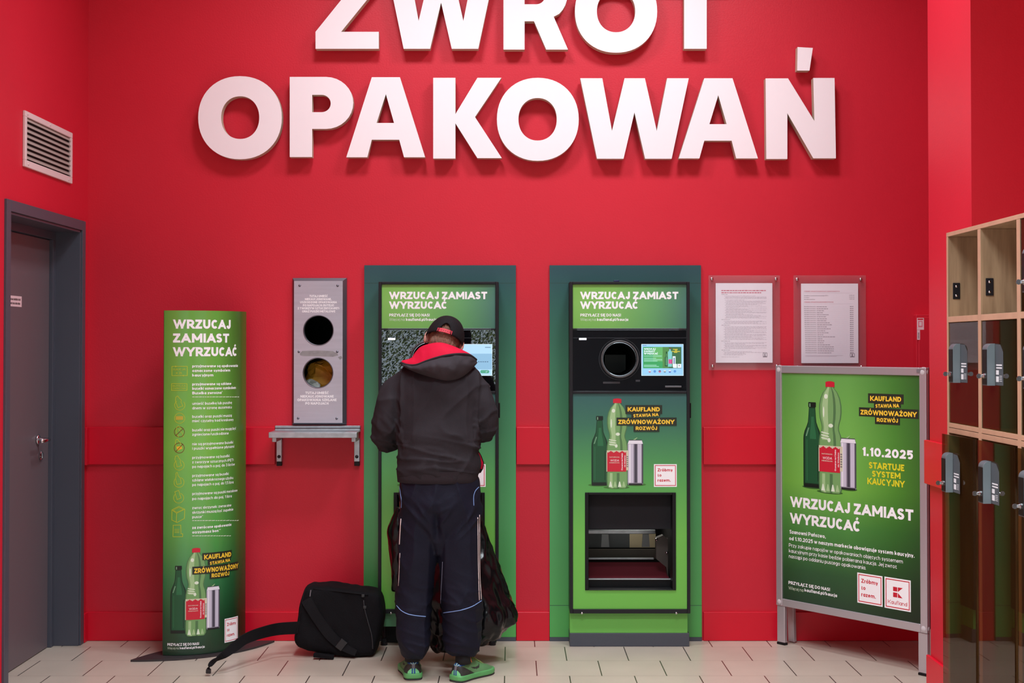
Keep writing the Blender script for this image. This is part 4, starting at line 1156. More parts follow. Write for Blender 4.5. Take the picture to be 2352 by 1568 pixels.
# ------------------------------------------------------------------ notices behind acrylic
def acrylic_material():
    m = bpy.data.materials.new('acrylic'); m.use_nodes = True
    nt = m.node_tree; nt.nodes.clear()
    out = nt.nodes.new('ShaderNodeOutputMaterial'); mx = nt.nodes.new('ShaderNodeMixShader'); tr = nt.nodes.new('ShaderNodeBsdfTransparent'); gl = nt.nodes.new('ShaderNodeBsdfGlossy'); fr = nt.nodes.new('ShaderNodeFresnel')
    tr.inputs[0].default_value = (.985, .98, .985, 1); gl.inputs['Roughness'].default_value = .05; fr.inputs[0].default_value = 1.45
    ge = nt.nodes.new('ShaderNodeNewGeometry'); inv = nt.nodes.new('ShaderNodeMath'); inv.operation = 'SUBTRACT'; inv.inputs[0].default_value = 1.0; nt.links.new(ge.outputs['Backfacing'], inv.inputs[1])
    mu = nt.nodes.new('ShaderNodeMath'); mu.operation = 'MULTIPLY'; nt.links.new(fr.outputs[0], mu.inputs[0]); nt.links.new(inv.outputs[0], mu.inputs[1])
    nt.links.new(mu.outputs[0], mx.inputs[0]); nt.links.new(tr.outputs[0], mx.inputs[1]); nt.links.new(gl.outputs[0], mx.inputs[2]); nt.links.new(mx.outputs[0], out.inputs[0])
    return m
mAcr = acrylic_material()
_nt = mAcr.node_tree; _out = _nt.nodes['Material Output']; _m0 = _out.inputs[0].links[0].from_node
_df = _nt.nodes.new('ShaderNodeBsdfDiffuse'); _df.inputs[0].default_value = (.62, .58, .62, 1)
_m2 = _nt.nodes.new('ShaderNodeMixShader'); _m2.inputs[0].default_value = .035
_nt.links.new(_m0.outputs[0], _m2.inputs[1]); _nt.links.new(_df.outputs[0], _m2.inputs[2]); _nt.links.new(_m2.outputs[0], _out.inputs[0])
mPaper = M('white_paper', (252, 248, 255), .6)
def notice(ac, pa, studs, label, plabel, kind):
    ya, yp = YW - .02, YW - .0145
    x0, z1 = zx(ac[0], ac[1], ya); x1, z0 = zx(ac[2], ac[3], ya)
    t = thing('notice_holder', label, 'notice holder', ((x0 + x1) / 2, YW, z0), 'clear notice holders on the red wall')
    MB().box(x0, x1, ya, ya + .003, z0, z1).build('clear_cover', mAcr, t, bevel=.0008)
    MB().box(x0, x1, ya + .009, ya + .011, z0, z1).build('clear_backing', mAcr, t)
    for s in studs:
        c = zx(s[0], s[1], ya)
        MB().lathe([(.0, -.006), (.006, -.006), (.0085, -.003), (.0085, 0), (.005, .0005), (.005, .019), (0, .019)], (c[0], ya, c[1]), 'Y', 16).build('standoff_stud', mChrome, t, smooth=True)
    u0, v1 = zx(pa[0], pa[1], yp); u1, v0 = zx(pa[2], pa[3], yp)
    ps = MB().box(u0, u1, yp, yp + .0006, v0, v1).build('paper_notice', mPaper, origin=((u0 + u1) / 2, yp, v0))
    tag(ps, plabel, 'paper', 'printed sheets in the notice holders')
    a = Art(surf_y(yp)); w = u1 - u0; h = v1 - v0
    def T(s, x, y, xe, cap, ww, m): a.text(s, u0 + w * x, v1 - h * y, u0 + w * xe, h * cap, ww, m, 2)
    def bar(x, y, xe, t_=.0035, m=iGrey): a.poly([(u0 + w * x, v1 - h * (y + t_)), (u0 + w * xe, v1 - h * (y + t_)), (u0 + w * xe, v1 - h * (y - t_ * .2)), (u0 + w * x, v1 - h * (y - t_ * .2))], m, 2)
    pink = INK('print_pink', (214, 110, 130)); mid = INK('print_mid', (176, 170, 180)); lt = INK('print_light', (214, 208, 218)); dkp = INK('print_dark', (104, 96, 108))
    rnd = random.Random(11)
    if kind == 0:
        # close small print, too fine to read: broken grey lines
        def words(x, y, xe, m, t_):
            while x < xe - .01:
                ww = min(rnd.uniform(.012, .06), xe - x); bar(x, y, x + ww, t_, m); x += ww + .008
        words(.1, .09, .885, pink, .009); words(.1, .117, .81, pink, .009)
        words(.1, .14, .21, mid, .004)
        y = .16
        for blk, (n, xl) in enumerate(((4, .15), (22, .16), (1, .1), (4, .14), (1, .1), (16, .14), (1, .1), (8, .14), (1, .1), (5, .13))):
            for i in range(n):
                xe = .895 if rnd.random() < .55 else rnd.uniform(.4, .85)
                if n == 1: xe = xl + .15
                words(xl + (.02 if i % 3 else 0), y, xe, mid if n == 1 else lt, .004); y += .0108
            y += .008
        words(.1, .925, .41, lt, .004)
        b = (u0 + w * .83, v0 + h * .07, u0 + w * .905, v0 + h * .125)
    else:
        T('CENNIK OPAKOWAŃ KAUCJONOWANYCH', .055, .105, .675, .0135, .16, pink)
        T('CENNIK OPAKOWAŃ ZWROTNYCH', .055, .24, .565, .0135, .16, pink)
        bar(.055, .118, .92, .0015, lt); bar(.055, .255, .9, .0015, lt)
        for k, (s, e) in enumerate((('Butelka z tworzywa sztucznego (PET)', .475), ('Puszka', .14), ('Butelka szklana', .24))):
            T(s, .055, .157 + k * .0235, e, .0105, .12, dkp); T(('0,50 zł', '0,50 zł', '1,00 zł')[k], .845, .152 + k * .0235, .93, .0105, .12, dkp)
        for k in range(24):
            y = .295 + k * .0252
            T('Butelka zwrotna' if k < 11 else 'Skrzynka zwrotna', .055 + k * .0008, y, .25 + k * .0008, .0115, .13, dkp)
            x = .275 + k * .0008; bar(x - .012, y - .004, x - .006, .003, dkp); e = x + rnd.uniform(.06, .28)
            while x < e:
                ww = rnd.uniform(.02, .05); bar(x, y - .006, x + ww, .007, mid); x += ww + .007
            bar(.855, y - .009, .885, .009, mid); bar(.892, y - .009, .915, .009, mid)
            bar(.4, y + .001, .83, .0007, INK('rule', (226, 218, 230)))
        bar(.07, .902, .73, .003, lt); bar(.07, .914, .62, .003, lt)
        b = (u0 + w * .855, v0 + h * .075, u0 + w * .935, v0 + h * .122)
    a.frame(*b, w * .006, dkp, 2)
    ww, hh = b[2] - b[0], b[3] - b[1]
    for q_ in ([(.33, .56), (.5, .56), (.5, .78), (.33, .78)], [(.33, .3), (.5, .3), (.5, .5), (.33, .5)], [(.53, .56), (.7, .78), (.53, .78)], [(.53, .5), (.53, .3), (.7, .3)]):
        a.poly([(b[0] + ww * x, b[1] + hh * y) for x, y in q_], dkp, 3)
    bar_ = INK('print_dark', (104, 96, 108)); a.poly([(b[0] + ww * .15, b[1] + hh * .12), (b[0] + ww * .85, b[1] + hh * .12), (b[0] + ww * .85, b[1] + hh * .22), (b[0] + ww * .15, b[1] + hh * .22)], bar_, 3)
    a.build('printing', ps)
notice((1627.7, 632, 1792.5, 849.6), (1643.8, 650, 1774.5, 832.7), [(1635, 640), (1782.5, 640), (1637, 840), (1784.5, 840)],
       'clear notice holder beside the green machine', 'white sheet of small print in the clear holder beside the green machine', 0)
notice((1822.9, 632, 1990, 850), (1839.8, 651, 1971.6, 833.6), [(1831, 641), (1977.5, 641), (1832, 842), (1979, 842)],
       'clear notice holder above the folding board', 'white price list sheet in the clear holder above the folding board', 1)

# ------------------------------------------------------------------ hydrant cabinet in the corner
x0, z1 = zx(2104, 722, YW - .05)
o = thing('hydrant_cabinet', 'red wall cabinet with a small sticker in the corner by the pilaster', 'cabinet', (x0 + .25, YW, z1 - .62))
MB().box(x0, XR - .01, YW - .05, YW - .0005, z1 - .62, z1).build('cabinet_body', mWall, o, bevel=.004)
MB().box(x0 + .012, XR - .02, YW - .056, YW - .0505, z1 - .61, z1 - .014).build('cabinet_door', mWall, o, bevel=.003)
a = Art(surf_y(YW - .056))
a.pxrect(2106, 730, 2122, 757, INK('sticker_white', (240, 214, 220)), 1)
a.pxrect(2107.5, 731.5, 2120.5, 734.5, iRed, 2); a.pxrect(2109, 737, 2119, 751, INK('sticker_pink', (226, 130, 146)), 2)
a.pxrect(2111, 739, 2117, 748, INK('sticker_white', (240, 214, 220)), 3)
a.pxrect(2106.3, 757.5, 2113, 780, INK('sticker_white', (240, 214, 220)), 1)
for k in range(4): a.pxrect(2108, 764 + k * 3.6, 2111.5, 766 + k * 3.6, iGrey, 2)
a.build('sticker', o)

# ------------------------------------------------------------------ folding pavement board
def board():
    A = V((1.352, 6.893, 0)); B = V((1.909, 6.203, 0)); ux = (B - A).normalized(); W = (B - A).length
    n = V((ux.y, -ux.x, 0))
    if n.y > 0: n = -n
    t = thing('pavement_board', 'folding advertising board in a silver frame standing in the corner', 'board', tuple((A + B) / 2))
    uz = V((0, 0, 1)); H0, H1 = .197, 1.414
    sf = surf_plane(A, ux, n)
    def ob(name, s0, s1, z0, z1, d0, d1, mat, parent=t, bev=.004):
        c = A + ux * ((s0 + s1) / 2) + uz * ((z0 + z1) / 2) + n * ((d0 + d1) / 2)
        return MB().obox(c, ux, n, uz, (s1 - s0) / 2, (d1 - d0) / 2, (z1 - z0) / 2).build(name, mat, parent, bevel=bev, seg=3)
    mAl = M('silver_frame', (196, 190, 196), .3, metal=.55)
    fw_ = .038
    # frame rails
    ob('frame_rail', .0, fw_, H0, H1, -.012, .012, mAl); ob('frame_rail', W - fw_, W, H0, H1, -.012, .012, mAl)
    ob('frame_rail', fw_, W - fw_, H1 - fw_, H1, -.012, .011, mAl); ob('frame_rail', fw_, W - fw_, H0, H0 + fw_, -.012, .011, mAl)
    for s_, z_ in ((.0205, H0 + .0205), (W - .0205, H0 + .0205), (.0205, H1 - .0205), (W - .0205, H1 - .0205)):
        MB().ball(A + ux * s_ + uz * z_, .0235, .0145, .0235, 14, 10, rot=Matrix((ux, n, uz)).transposed()).build('corner_cap', M('corner_plastic', (206, 198, 202), .4), t, smooth=True)
    for s_ in (.002, W - .052):
        lg = ob('leg', s_, s_ + .05, .012, H0, -.014, .008, mAl)
        ob('foot', s_ - .001, s_ + .051, .0005, .0115, -.015, .009, mBlackP, lg, .002)
    # rear leaf, slightly spread
    uzb = (V((0, 0, 1)) * 1.2 + n * .045).normalized(); 
    ctr = A + ux * (W / 2) - n * .052 + uz * ((H0 + H1) / 2)
    nb = ux.cross(uzb).normalized()
    MB().obox(ctr, ux, nb, uzb, W / 2 - .006, .009, (H1 - H0) / 2).build('rear_panel', M('rear_dark', (58, 46, 66), .5), t)
    for s_ in (.027, W - .027):
        c = A + ux * s_ - n * .078 + uz * .105
        lg = MB().obox(c, ux, nb, uzb, .02, .010, .10).build('rear_leg', mAl, t, bevel=.002)
    for s_ in (.03, W - .03):
        c = A + ux * s_ - n * .024 + uz * (H1 - .02)
        MB().obox(c, ux, n, uz, .02, .012, .012).build('hinge', mSteelD, t, bevel=.002)
    gB = bpy.data.materials.get('print_board') or gradient_print('print_board', [(0, (38, 58, 46)), (.16, (52, 90, 56)), (.36, (84, 146, 72)), (.52, (124, 188, 80)), (.72, (122, 186, 88)), (1, (104, 164, 84))], 'Z', H0, H1,
            cross=('X', 1.36, 1.9, [(0, (214, 226, 200)), (.2, (255, 255, 255)), (.5, (250, 255, 245)), (.8, (170, 196, 168)), (1, (120, 140, 136))]))
    pst = ob('poster', fw_ - .004, W - fw_ + .004, H0 + fw_ - .004, H1 - fw_ + .004, -.002, .004, gB, t, 0)
    sp = surf_plane(A + n * .004, ux, n)
    a = Art(sp)
    def c5(x, y): return (1760 + x / 3.92, 820 + y / 3.92)
    def c6(x, y): return (1760 + x / 3.8425, 1160 + y / 3.8425)
    def bx(l, r, yt, yb):
        xm = (l + r) / 2; u0 = sp.map(*c5(l, yb))[0]; u1 = sp.map(*c5(r, yb))[0]; return (u0, sp.map(*c5(xm, yb))[1], u1, sp.map(*c5(xm, yt))[1])
    shd = INK('print_shade2', (58, 104, 44))
    for l, r, y in ((325, 500, 1170), (455, 690, 1215), (660, 820, 1188)):
        b = bx(l, r, y - 16, y + 16); a.poly([((b[0] + b[2]) / 2 + (b[2] - b[0]) / 2 * cos(2 * pi * i / 24), (b[1] + b[3]) / 2 + (b[3] - b[1]) / 2 * sin(2 * pi * i / 24)) for i in range(24)], shd, 1)
    bottle_motif(a, bx(336, 496, 405, 1174), bx(474, 686, 213, 1222), bx(668, 812, 730, 1192))
    a.build('bottle_picture', pst)
    a = Art(sp)
    def box5(l, r, yt, yb): u0, vt = sp.map(*c5(l, yt)); u1 = sp.map(*c5(r, yb))[0]; return (u0, sp.map(*c5(l, yb))[1], u1, vt)
    def txt5(l, r, yb, cap): u0, v = sp.map(*c5(l, yb)); return (u0, v, sp.map(*c5(r, yb))[0], sp.map(*c5(l, yb - cap))[1] - v)
    slogan_motif(a, [('KAUFLAND', box5(917, 1238, 325, 412), txt5(936, 1216, 392, 44), 0), ('STAWIA NA', box5(970, 1213, 402, 460), txt5(984, 1197, 456, 33), .05),
                     ('ZRÓWNOWAŻONY', box5(835, 1372, 450, 530), txt5(850, 1355, 516, 44), 0), ('ROZWÓJ', box5(979, 1205, 524, 601), txt5(996, 1187, 581, 36), 0)], 4)
    def line(s, l, r, yb, cap, w, m, f=c5):
        p0 = f(l, yb); p1 = f(r, yb); a.pxtext(s, p0[0], p0[1], p1[0], cap / (3.92 if f is c5 else 3.8425), w, m, 3)
    line('1.10.2025', 862, 1322, 886, 78, .24, iW); line('STARTUJE', 924, 1243, 1000, 58, .23, INK('lemon', (228, 216, 40))); line('SYSTEM', 953, 1209, 1074, 54, .23, INK('lemon', (228, 216, 40))); line('KAUCYJNY', 911, 1246, 1142, 58, .22, INK('lemon', (228, 216, 40)))
    line('WRZUCAJ ZAMIAST', 217, 1325, 1345, 93, .24, iW); line('WYRZUCAĆ', 215, 850, 1492, 93, .24, iW)
    line('Szanowni Państwo,', 206, 525, 248, 33, .19, iW, c6); line('od 1.10.2025 w naszym markecie obowiązuje system kaucyjny.', 203, 1308, 306, 33, .19, iW, c6)
    for s, r, y in (('Przy zakupie napojów w opakowaniach objętych systemem', 1205, 366), ('kaucyjnym przy kasie będzie pobierana kaucja. Jej zwrot', 1152, 415), ('nastąpi po oddaniu pustego opakowania.', 880, 463)):
        line(s, 200, r, y, 32, .12, iW, c6)
    line('PRZYŁĄCZ SIĘ DO NAS!', 197, 562, 694, 28, .2, iW, c6); line('Więcej na', 197, 328, 741, 28, .1, iPale, c6); line('kaufland.pl/kaucja', 338, 625, 760, 28, .19, iW, c6)
    def bdg(pts, K):
        m = [sp.map(*c6(*p)) for p in pts]; u0 = (m[0][0] + m[3][0]) / 2; u1 = (m[1][0] + m[2][0]) / 2; v1 = (m[0][1] + m[1][1]) / 2; v0 = (m[2][1] + m[3][1]) / 2
        badge_motif(a, u0, v0, u1, v1, 2, K)
    bdg([(808, 592), (1032, 628), (1022, 895), (800, 857)], False); bdg([(1048, 632), (1280, 662), (1272, 942), (1040, 902)], True)
    a.build('lettering', pst)
    b = Art(surf_plane(A + n * .0125, ux, n)); p0 = c5(1352, 108); p1 = c5(1418, 140); b.pxrect(p0[0], p0[1], p1[0], p1[1], INK('maker_plate', (120, 112, 118)), 1); b.build('maker_plate', t)
board()

# ------------------------------------------------------------------ curved totem
def totem():
    yb = 1.512 * F / 713.5
    L_ = V((onY(376, 1000, 6.585).x, 6.585, 0)); ang = R(35); c = .43
    ux = V((cos(ang), sin(ang), 0)); n = V((sin(ang), -cos(ang), 0))
    phi = R(46); rad = c / 2 / sin(phi); mid = L_ + ux * (c / 2); ctr = mid - n * (rad * cos(phi))
    arcL = 2 * phi * rad
    zb, zt = .012, onY(400, 713, 6.6).z
    def P(u, v, d=0):
        th = -phi + u / rad
        return ctr + (ux * sin(th) + n * cos(th)) * (rad + d) + V((0, 0, v))
    def mapf(px, py):
        dd = ray(px, py); e = V((0, 0, EYE))
        d2 = V((dd.x, dd.y)); o2 = V((e.x - ctr.x, e.y - ctr.y))
        A_ = d2.dot(d2); B_ = 2 * d2.dot(o2); C_ = o2.dot(o2) - rad * rad; D = B_ * B_ - 4 * A_ * C_
        s = (-B_ - sqrt(max(D, 0))) / (2 * A_)
        p = e + dd * s; q_ = p - ctr; th = atan2(q_.dot(ux), q_.dot(n))
        return ((th + phi) * rad, p.z)
    t = thing('advertising_totem', 'tall curved green cardboard column on a black base plate beside the door', 'totem', tuple(mid))
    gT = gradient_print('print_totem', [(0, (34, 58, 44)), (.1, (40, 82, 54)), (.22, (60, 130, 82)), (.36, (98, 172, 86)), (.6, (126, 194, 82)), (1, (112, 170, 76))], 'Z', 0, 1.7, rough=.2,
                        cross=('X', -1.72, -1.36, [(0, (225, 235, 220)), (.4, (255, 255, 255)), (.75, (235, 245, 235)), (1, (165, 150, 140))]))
    mb = MB(); N = 80; th_ = .004
    front = [[P(arcL * i / N, v) for i in range(N + 1)] for v in (zb, zt)]
    ring = lambda v: [P(arcL * i / N, v) for i in range(N + 1)] + [P(arcL * i / N, v, -th_) for i in range(N, -1, -1)]
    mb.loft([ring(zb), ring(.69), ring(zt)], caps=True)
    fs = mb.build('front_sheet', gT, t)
    for p in fs.data.polygons: p.use_smooth = False
    # rear half
    def Pb(u, v, d=0):
        th = -phi + u / rad; c2 = mid + n * (rad * cos(phi)) - n * .006
        return c2 + (ux * sin(th) - n * cos(th)) * (rad + d) + V((0, 0, v))
    ring = lambda v: [Pb(arcL * i / N, v) for i in range(N + 1)] + [Pb(arcL * i / N, v, -th_) for i in range(N, -1, -1)]
    MB().loft([ring(zb), ring(zt)]).build('rear_sheet', M('brown_card', (92, 70, 56), .7), t)
    # almond base plate
    hl, hw = .375, .13
    pts = []
    for i in range(33): s_ = -1 + 2 * i / 32; pts.append((s_, 1 - s_ * s_))
    out = [mid + ux * (s_ * hl) + n * (w_ * hw) for s_, w_ in pts] + [mid + ux * (s_ * hl) - n * (w_ * hw) for s_, w_ in pts[-2:0:-1]]
    MB().loft([[V((p.x, p.y, .0005)) for p in out], [V((p.x, p.y, .010)) for p in out]]).build('base_plate', M('base_black', (50, 44, 46), .5), t)
    sf = Surf(mapf, lambda u, v, d: P(u, v, d + .0002), .009)
    a = Art(sf)
    for s, y, xe, x0 in (('WRZUCAJ', 754.5, 529.5, 398), ('ZAMIAST', 786.5, 526, 397.5), ('WYRZUCAĆ', 818, 544.5, 397.5)):
        a.pxtext(s, x0, y, xe, 21, .25, iW)
    def lines(rows, w=.19, cap=6.4, ink=iW):
        for s, y, xe in rows: a.pxtext(s, 441.5, y, xe, cap, w, ink)
    lines((('przyjmowane są opakowania', 843.5, 546), ('oznaczone symbolem', 854, 528.5), ('kaucyjnym', 864.5, 490)), .2)
    lines((('przyjmowane są szklane', 885, 531), ('butelki oznaczone symbolem', 895, 541.5), ('Butelka zwrotna*', 905.5, 511)), .2)
    lines((('umieść butelkę lub puszkę', 929.5, 532.5), ('dnem w stronę automatu', 940, 532), ('butelki oraz puszki muszą', 959.5, 532), ('mieć czytelny kod kreskowy', 969.5, 536)), .15)
    lines((('butelki oraz puszki nie mogą być', 990.5, 542), ('zgniecione/uszkodzone', 1000.5, 525), ('nie są przyjmowane butelki', 1022.5, 535.5), ('i puszki wypełnione płynami', 1032.5, 537.5)), .15)
    lines((('przyjmowane są butelki', 1053.5, 527), ('z tworzyw sztucznych (PET)', 1064, 536.5), ('po napojach o poj. do 3 litrów', 1074.5, 539), ('przyjmowane są butelki', 1095, 525), ('szklane wielokrotnego użytku', 1105.5, 535.5), ('po napojach o poj. do 1,5 litra', 1116, 536)), .15)
    lines((('przyjmowane są puszki metalowe', 1136.5, 545), ('po napojach do poj. 1 litra', 1148, 532), ('zwrot skrzynek: zwracane', 1169, 531), ('skrzynki muszą być zupełnie', 1179.5, 535.5), ('puste*', 1190, 466)), .15)
    lines((('za zwrócone opakowania', 1214.5, 531), ('otrzymasz bon**', 1225, 507)), .2)
    for y, xe in ((911.5, 549), (1195.5, 548), (1230.5, 530)):
        x = 441.5; rnd = random.Random(int(y))
        while x < xe - 2:
            x2 = min(x + rnd.uniform(3, 8), xe); a.pxrect(x, y - 1, x2, y + .6, iPale, 2); x = x2 + 1.2
    a.pxtext('PRZYŁĄCZ SIĘ DO NAS!', 384.5, 1482.5, 457, 6, .2, iW); a.pxtext('Więcej na', 384.5, 1490.5, 410.5, 5.6, .1, iPale); a.pxtext('kaufland.pl/kaucja', 413, 1490.5, 470, 5.6, .19, iW)
    m = sf.map
    def bx(xa, yb_, xb, yt): p, q_ = m(xa, yb_), m(xb, yb_); return (p[0], p[1], q_[0], m(xa, yt)[1])
    def tx(xa, yb_, xb, cap): p = m(xa, yb_); return (p[0], p[1], m(xb, yb_)[0], m(xa, yb_ - cap)[1] - p[1])
    slogan_motif(a, [('KAUFLAND', bx(464.5, 1286, 531.5, 1270), tx(468.5, 1284.5, 530, 11), .0), ('STAWIA NA', bx(477, 1297, 529, 1285), tx(481.5, 1297, 527.5, 7.5), .05),
                     ('ZRÓWNOWAŻONY', bx(441.5, 1319, 546, 1301), tx(446, 1316, 545.8, 11), 0), ('ROZWÓJ', bx(481.5, 1329, 526, 1315), tx(485.5, 1325.8, 525.5, 9), 0)], 16)
    badge_motif(a, *bx(515.5, 1476, 546, 1421))
    # line icons
    ink = iYG
    def px_line(pts, w=1.3, m_=ink, closed=False, lay=2):
        u = [m(*p) for p in pts]; k = (m(pts[0][0] + 1, pts[0][1])[0] - m(*pts[0])[0]); a.line(u, w * abs(k), m_, lay, closed)
    def sc(px, py, k): return lambda pts: [(px + x / k, py + y / k) for x, y in pts]
    A2 = sc(380, 820, 8.711); A3 = sc(380, 980, 6.033)
    px_line(A2([(130, 185), (436, 185), (436, 370), (130, 370)]), 1.3, ink, True); px_line(A2([(122, 530), (430, 530), (430, 665), (122, 665)]), 1.3, ink, True)
    for pts in ([(195, 168), (232, 185), (195, 204)], [(365, 350), (335, 370), (365, 390)]): a.pxpoly(A2(pts), ink, 3)
    def itext(s, F2, x0, yb_, x1, cap, k): p, q_ = F2([(x0, yb_)])[0], F2([(x1, yb_)])[0]; a.pxtext(s, p[0], p[1], q_[0], cap / k, .15, ink, 3)
    itext('KAUCJA', A2, 160, 265, 400, 42, 8.711); itext('X ZŁ', A2, 205, 338, 340, 42, 8.711); itext('BUTELKA', A2, 145, 592, 405, 34, 8.711); itext('ZWROTNA', A2, 145, 640, 405, 32, 8.711)
    def ring_(F2, cx_, cy_, r, m_=ink, a0=0, a1=360): px_line(F2([(cx_ + r * cos(R(a0 + (a1 - a0) * i / 24)), cy_ + r * sin(R(a0 + (a1 - a0) * i / 24))) for i in range(25 if a1 - a0 < 360 else 24)]), 1.2, m_, a1 - a0 >= 360)
    ring_(A2, 287, 960, 102, ink, -40, 235); px_line(A2([(208, 800), (200, 870), (240, 990), (250, 1012), (348, 975), (310, 900), (318, 860), (280, 820), (255, 790), (240, 775), (208, 800)]))
    ring_(A2, 284, 1222, 102); a.pxrect(380 + 205 / 8.711, 820 + 1180 / 8.711, 380 + 355 / 8.711, 820 + 1255 / 8.711, INK('icon_gold', (196, 178, 60)), 2)
    px_line(A2([(250, 1375), (225, 1410), (215, 1490), (260, 1600)]), 1.1); px_line(A2([(250, 1375), (300, 1410), (310, 1440), (260, 1450), (340, 1520), (360, 1600)]), 1.1)
    ring_(A3, 194, 70, 70, iDR); px_line(A3([(146, 118), (245, 24)]), 1.3, iDR, False, 3)
    px_line(A3([(145, 180), (135, 225), (150, 270), (165, 330), (235, 300), (215, 250), (205, 215), (180, 195), (170, 172), (145, 180)])); a.pxpoly(A3([(152, 275), (225, 262), (236, 300), (168, 330)]), INK('icon_gold2', (240, 190, 50)), 2)
    ring_(A3, 192, 292, 70, iDR); px_line(A3([(146, 340), (240, 240)]), 1.3, iDR, False, 4)
    px_line(A3([(140, 405), (130, 450), (150, 500), (160, 555), (225, 538), (205, 490), (208, 460), (185, 430), (170, 400), (140, 405)])); ring_(A3, 190, 530, 70, ink, -60, 240)
    px_line(A3([(145, 640), (148, 680), (140, 720), (160, 800), (220, 782), (205, 710), (175, 675), (165, 632), (145, 640)])); ring_(A3, 188, 768, 70, ink, -70, 230)
    px_line(A3([(130, 900), (182, 880), (215, 985), (162, 1008)]), 1.3, ink, True); ring_(A3, 183, 985, 70, ink, -70, 230)
    px_line(A3([(90, 1150), (185, 1102), (268, 1140), (262, 1270), (160, 1325), (88, 1290)]), 1.3, ink, True); px_line(A3([(90, 1150), (155, 1195), (268, 1140)])); px_line(A3([(155, 1195), (150, 1320)])); px_line(A3([(110, 1155), (185, 1118), (245, 1145), (160, 1180)]), .9, ink, True)
    px_line(A3([(105, 1522), (108, 1362), (212, 1360), (215, 1480), (240, 1482), (238, 1520), (105, 1522)])); 
    for yy in (1420, 1442, 1464): px_line(A3([(125, yy), (195, yy)]), 1.1)
    a.build('printing', fs)
    a = Art(sf)
    bottle_motif(a, bx(391, 1454.5, 428, 1299), bx(425, 1461, 474, 1258), bx(474, 1446, 504, 1347))
    a.build('bottle_picture', fs)
totem()

# ------------------------------------------------------------------ lockers
def wood_material():
    m = bpy.data.materials.new('oak_board'); m.use_nodes = True; nt = m.node_tree; b = nt.nodes['Principled BSDF']
    tc = nt.nodes.new('ShaderNodeNewGeometry'); mp = nt.nodes.new('ShaderNodeMapping'); mp.inputs['Scale'].default_value = (14, 14, 1.1); nt.links.new(tc.outputs['Position'], mp.inputs[0])
    n = nt.nodes.new('ShaderNodeTexNoise'); n.inputs['Scale'].default_value = 3.0; n.inputs['Detail'].default_value = 8; nt.links.new(mp.outputs[0], n.inputs[0])
    cr = nt.nodes.new('ShaderNodeValToRGB'); cr.color_ramp.elements[0].position = .3; cr.color_ramp.elements[0].color = lin((142, 114, 88)); cr.color_ramp.elements[1].position = .7; cr.color_ramp.elements[1].color = lin((184, 154, 122))
    nt.links.new(n.outputs[0], cr.inputs[0]); nt.links.new(cr.outputs[0], b.inputs['Base Color']); b.inputs['Roughness'].default_value = .45
    return m
def tinted_glass():
    m = bpy.data.materials.new('tinted_glass'); m.use_nodes = True
    nt = m.node_tree; nt.nodes.clear()
    out = nt.nodes.new('ShaderNodeOutputMaterial'); mx = nt.nodes.new('ShaderNodeMixShader'); tr = nt.nodes.new('ShaderNodeBsdfTransparent'); gl = nt.nodes.new('ShaderNodeBsdfGlossy'); fr = nt.nodes.new('ShaderNodeFresnel')
    tr.inputs[0].default_value = (.5, .41, .27, 1); gl.inputs['Roughness'].default_value = .02; fr.inputs[0].default_value = 1.5
    ge = nt.nodes.new('ShaderNodeNewGeometry'); inv = nt.nodes.new('ShaderNodeMath'); inv.operation = 'SUBTRACT'; inv.inputs[0].default_value = 1.0; nt.links.new(ge.outputs['Backfacing'], inv.inputs[1])
    mu = nt.nodes.new('ShaderNodeMath'); mu.operation = 'MULTIPLY'; nt.links.new(fr.outputs[0], mu.inputs[0]); nt.links.new(inv.outputs[0], mu.inputs[1])
    nt.links.new(mu.outputs[0], mx.inputs[0]); nt.links.new(tr.outputs[0], mx.inputs[1]); nt.links.new(gl.outputs[0], mx.inputs[2]); nt.links.new(mx.outputs[0], out.inputs[0])
    return m
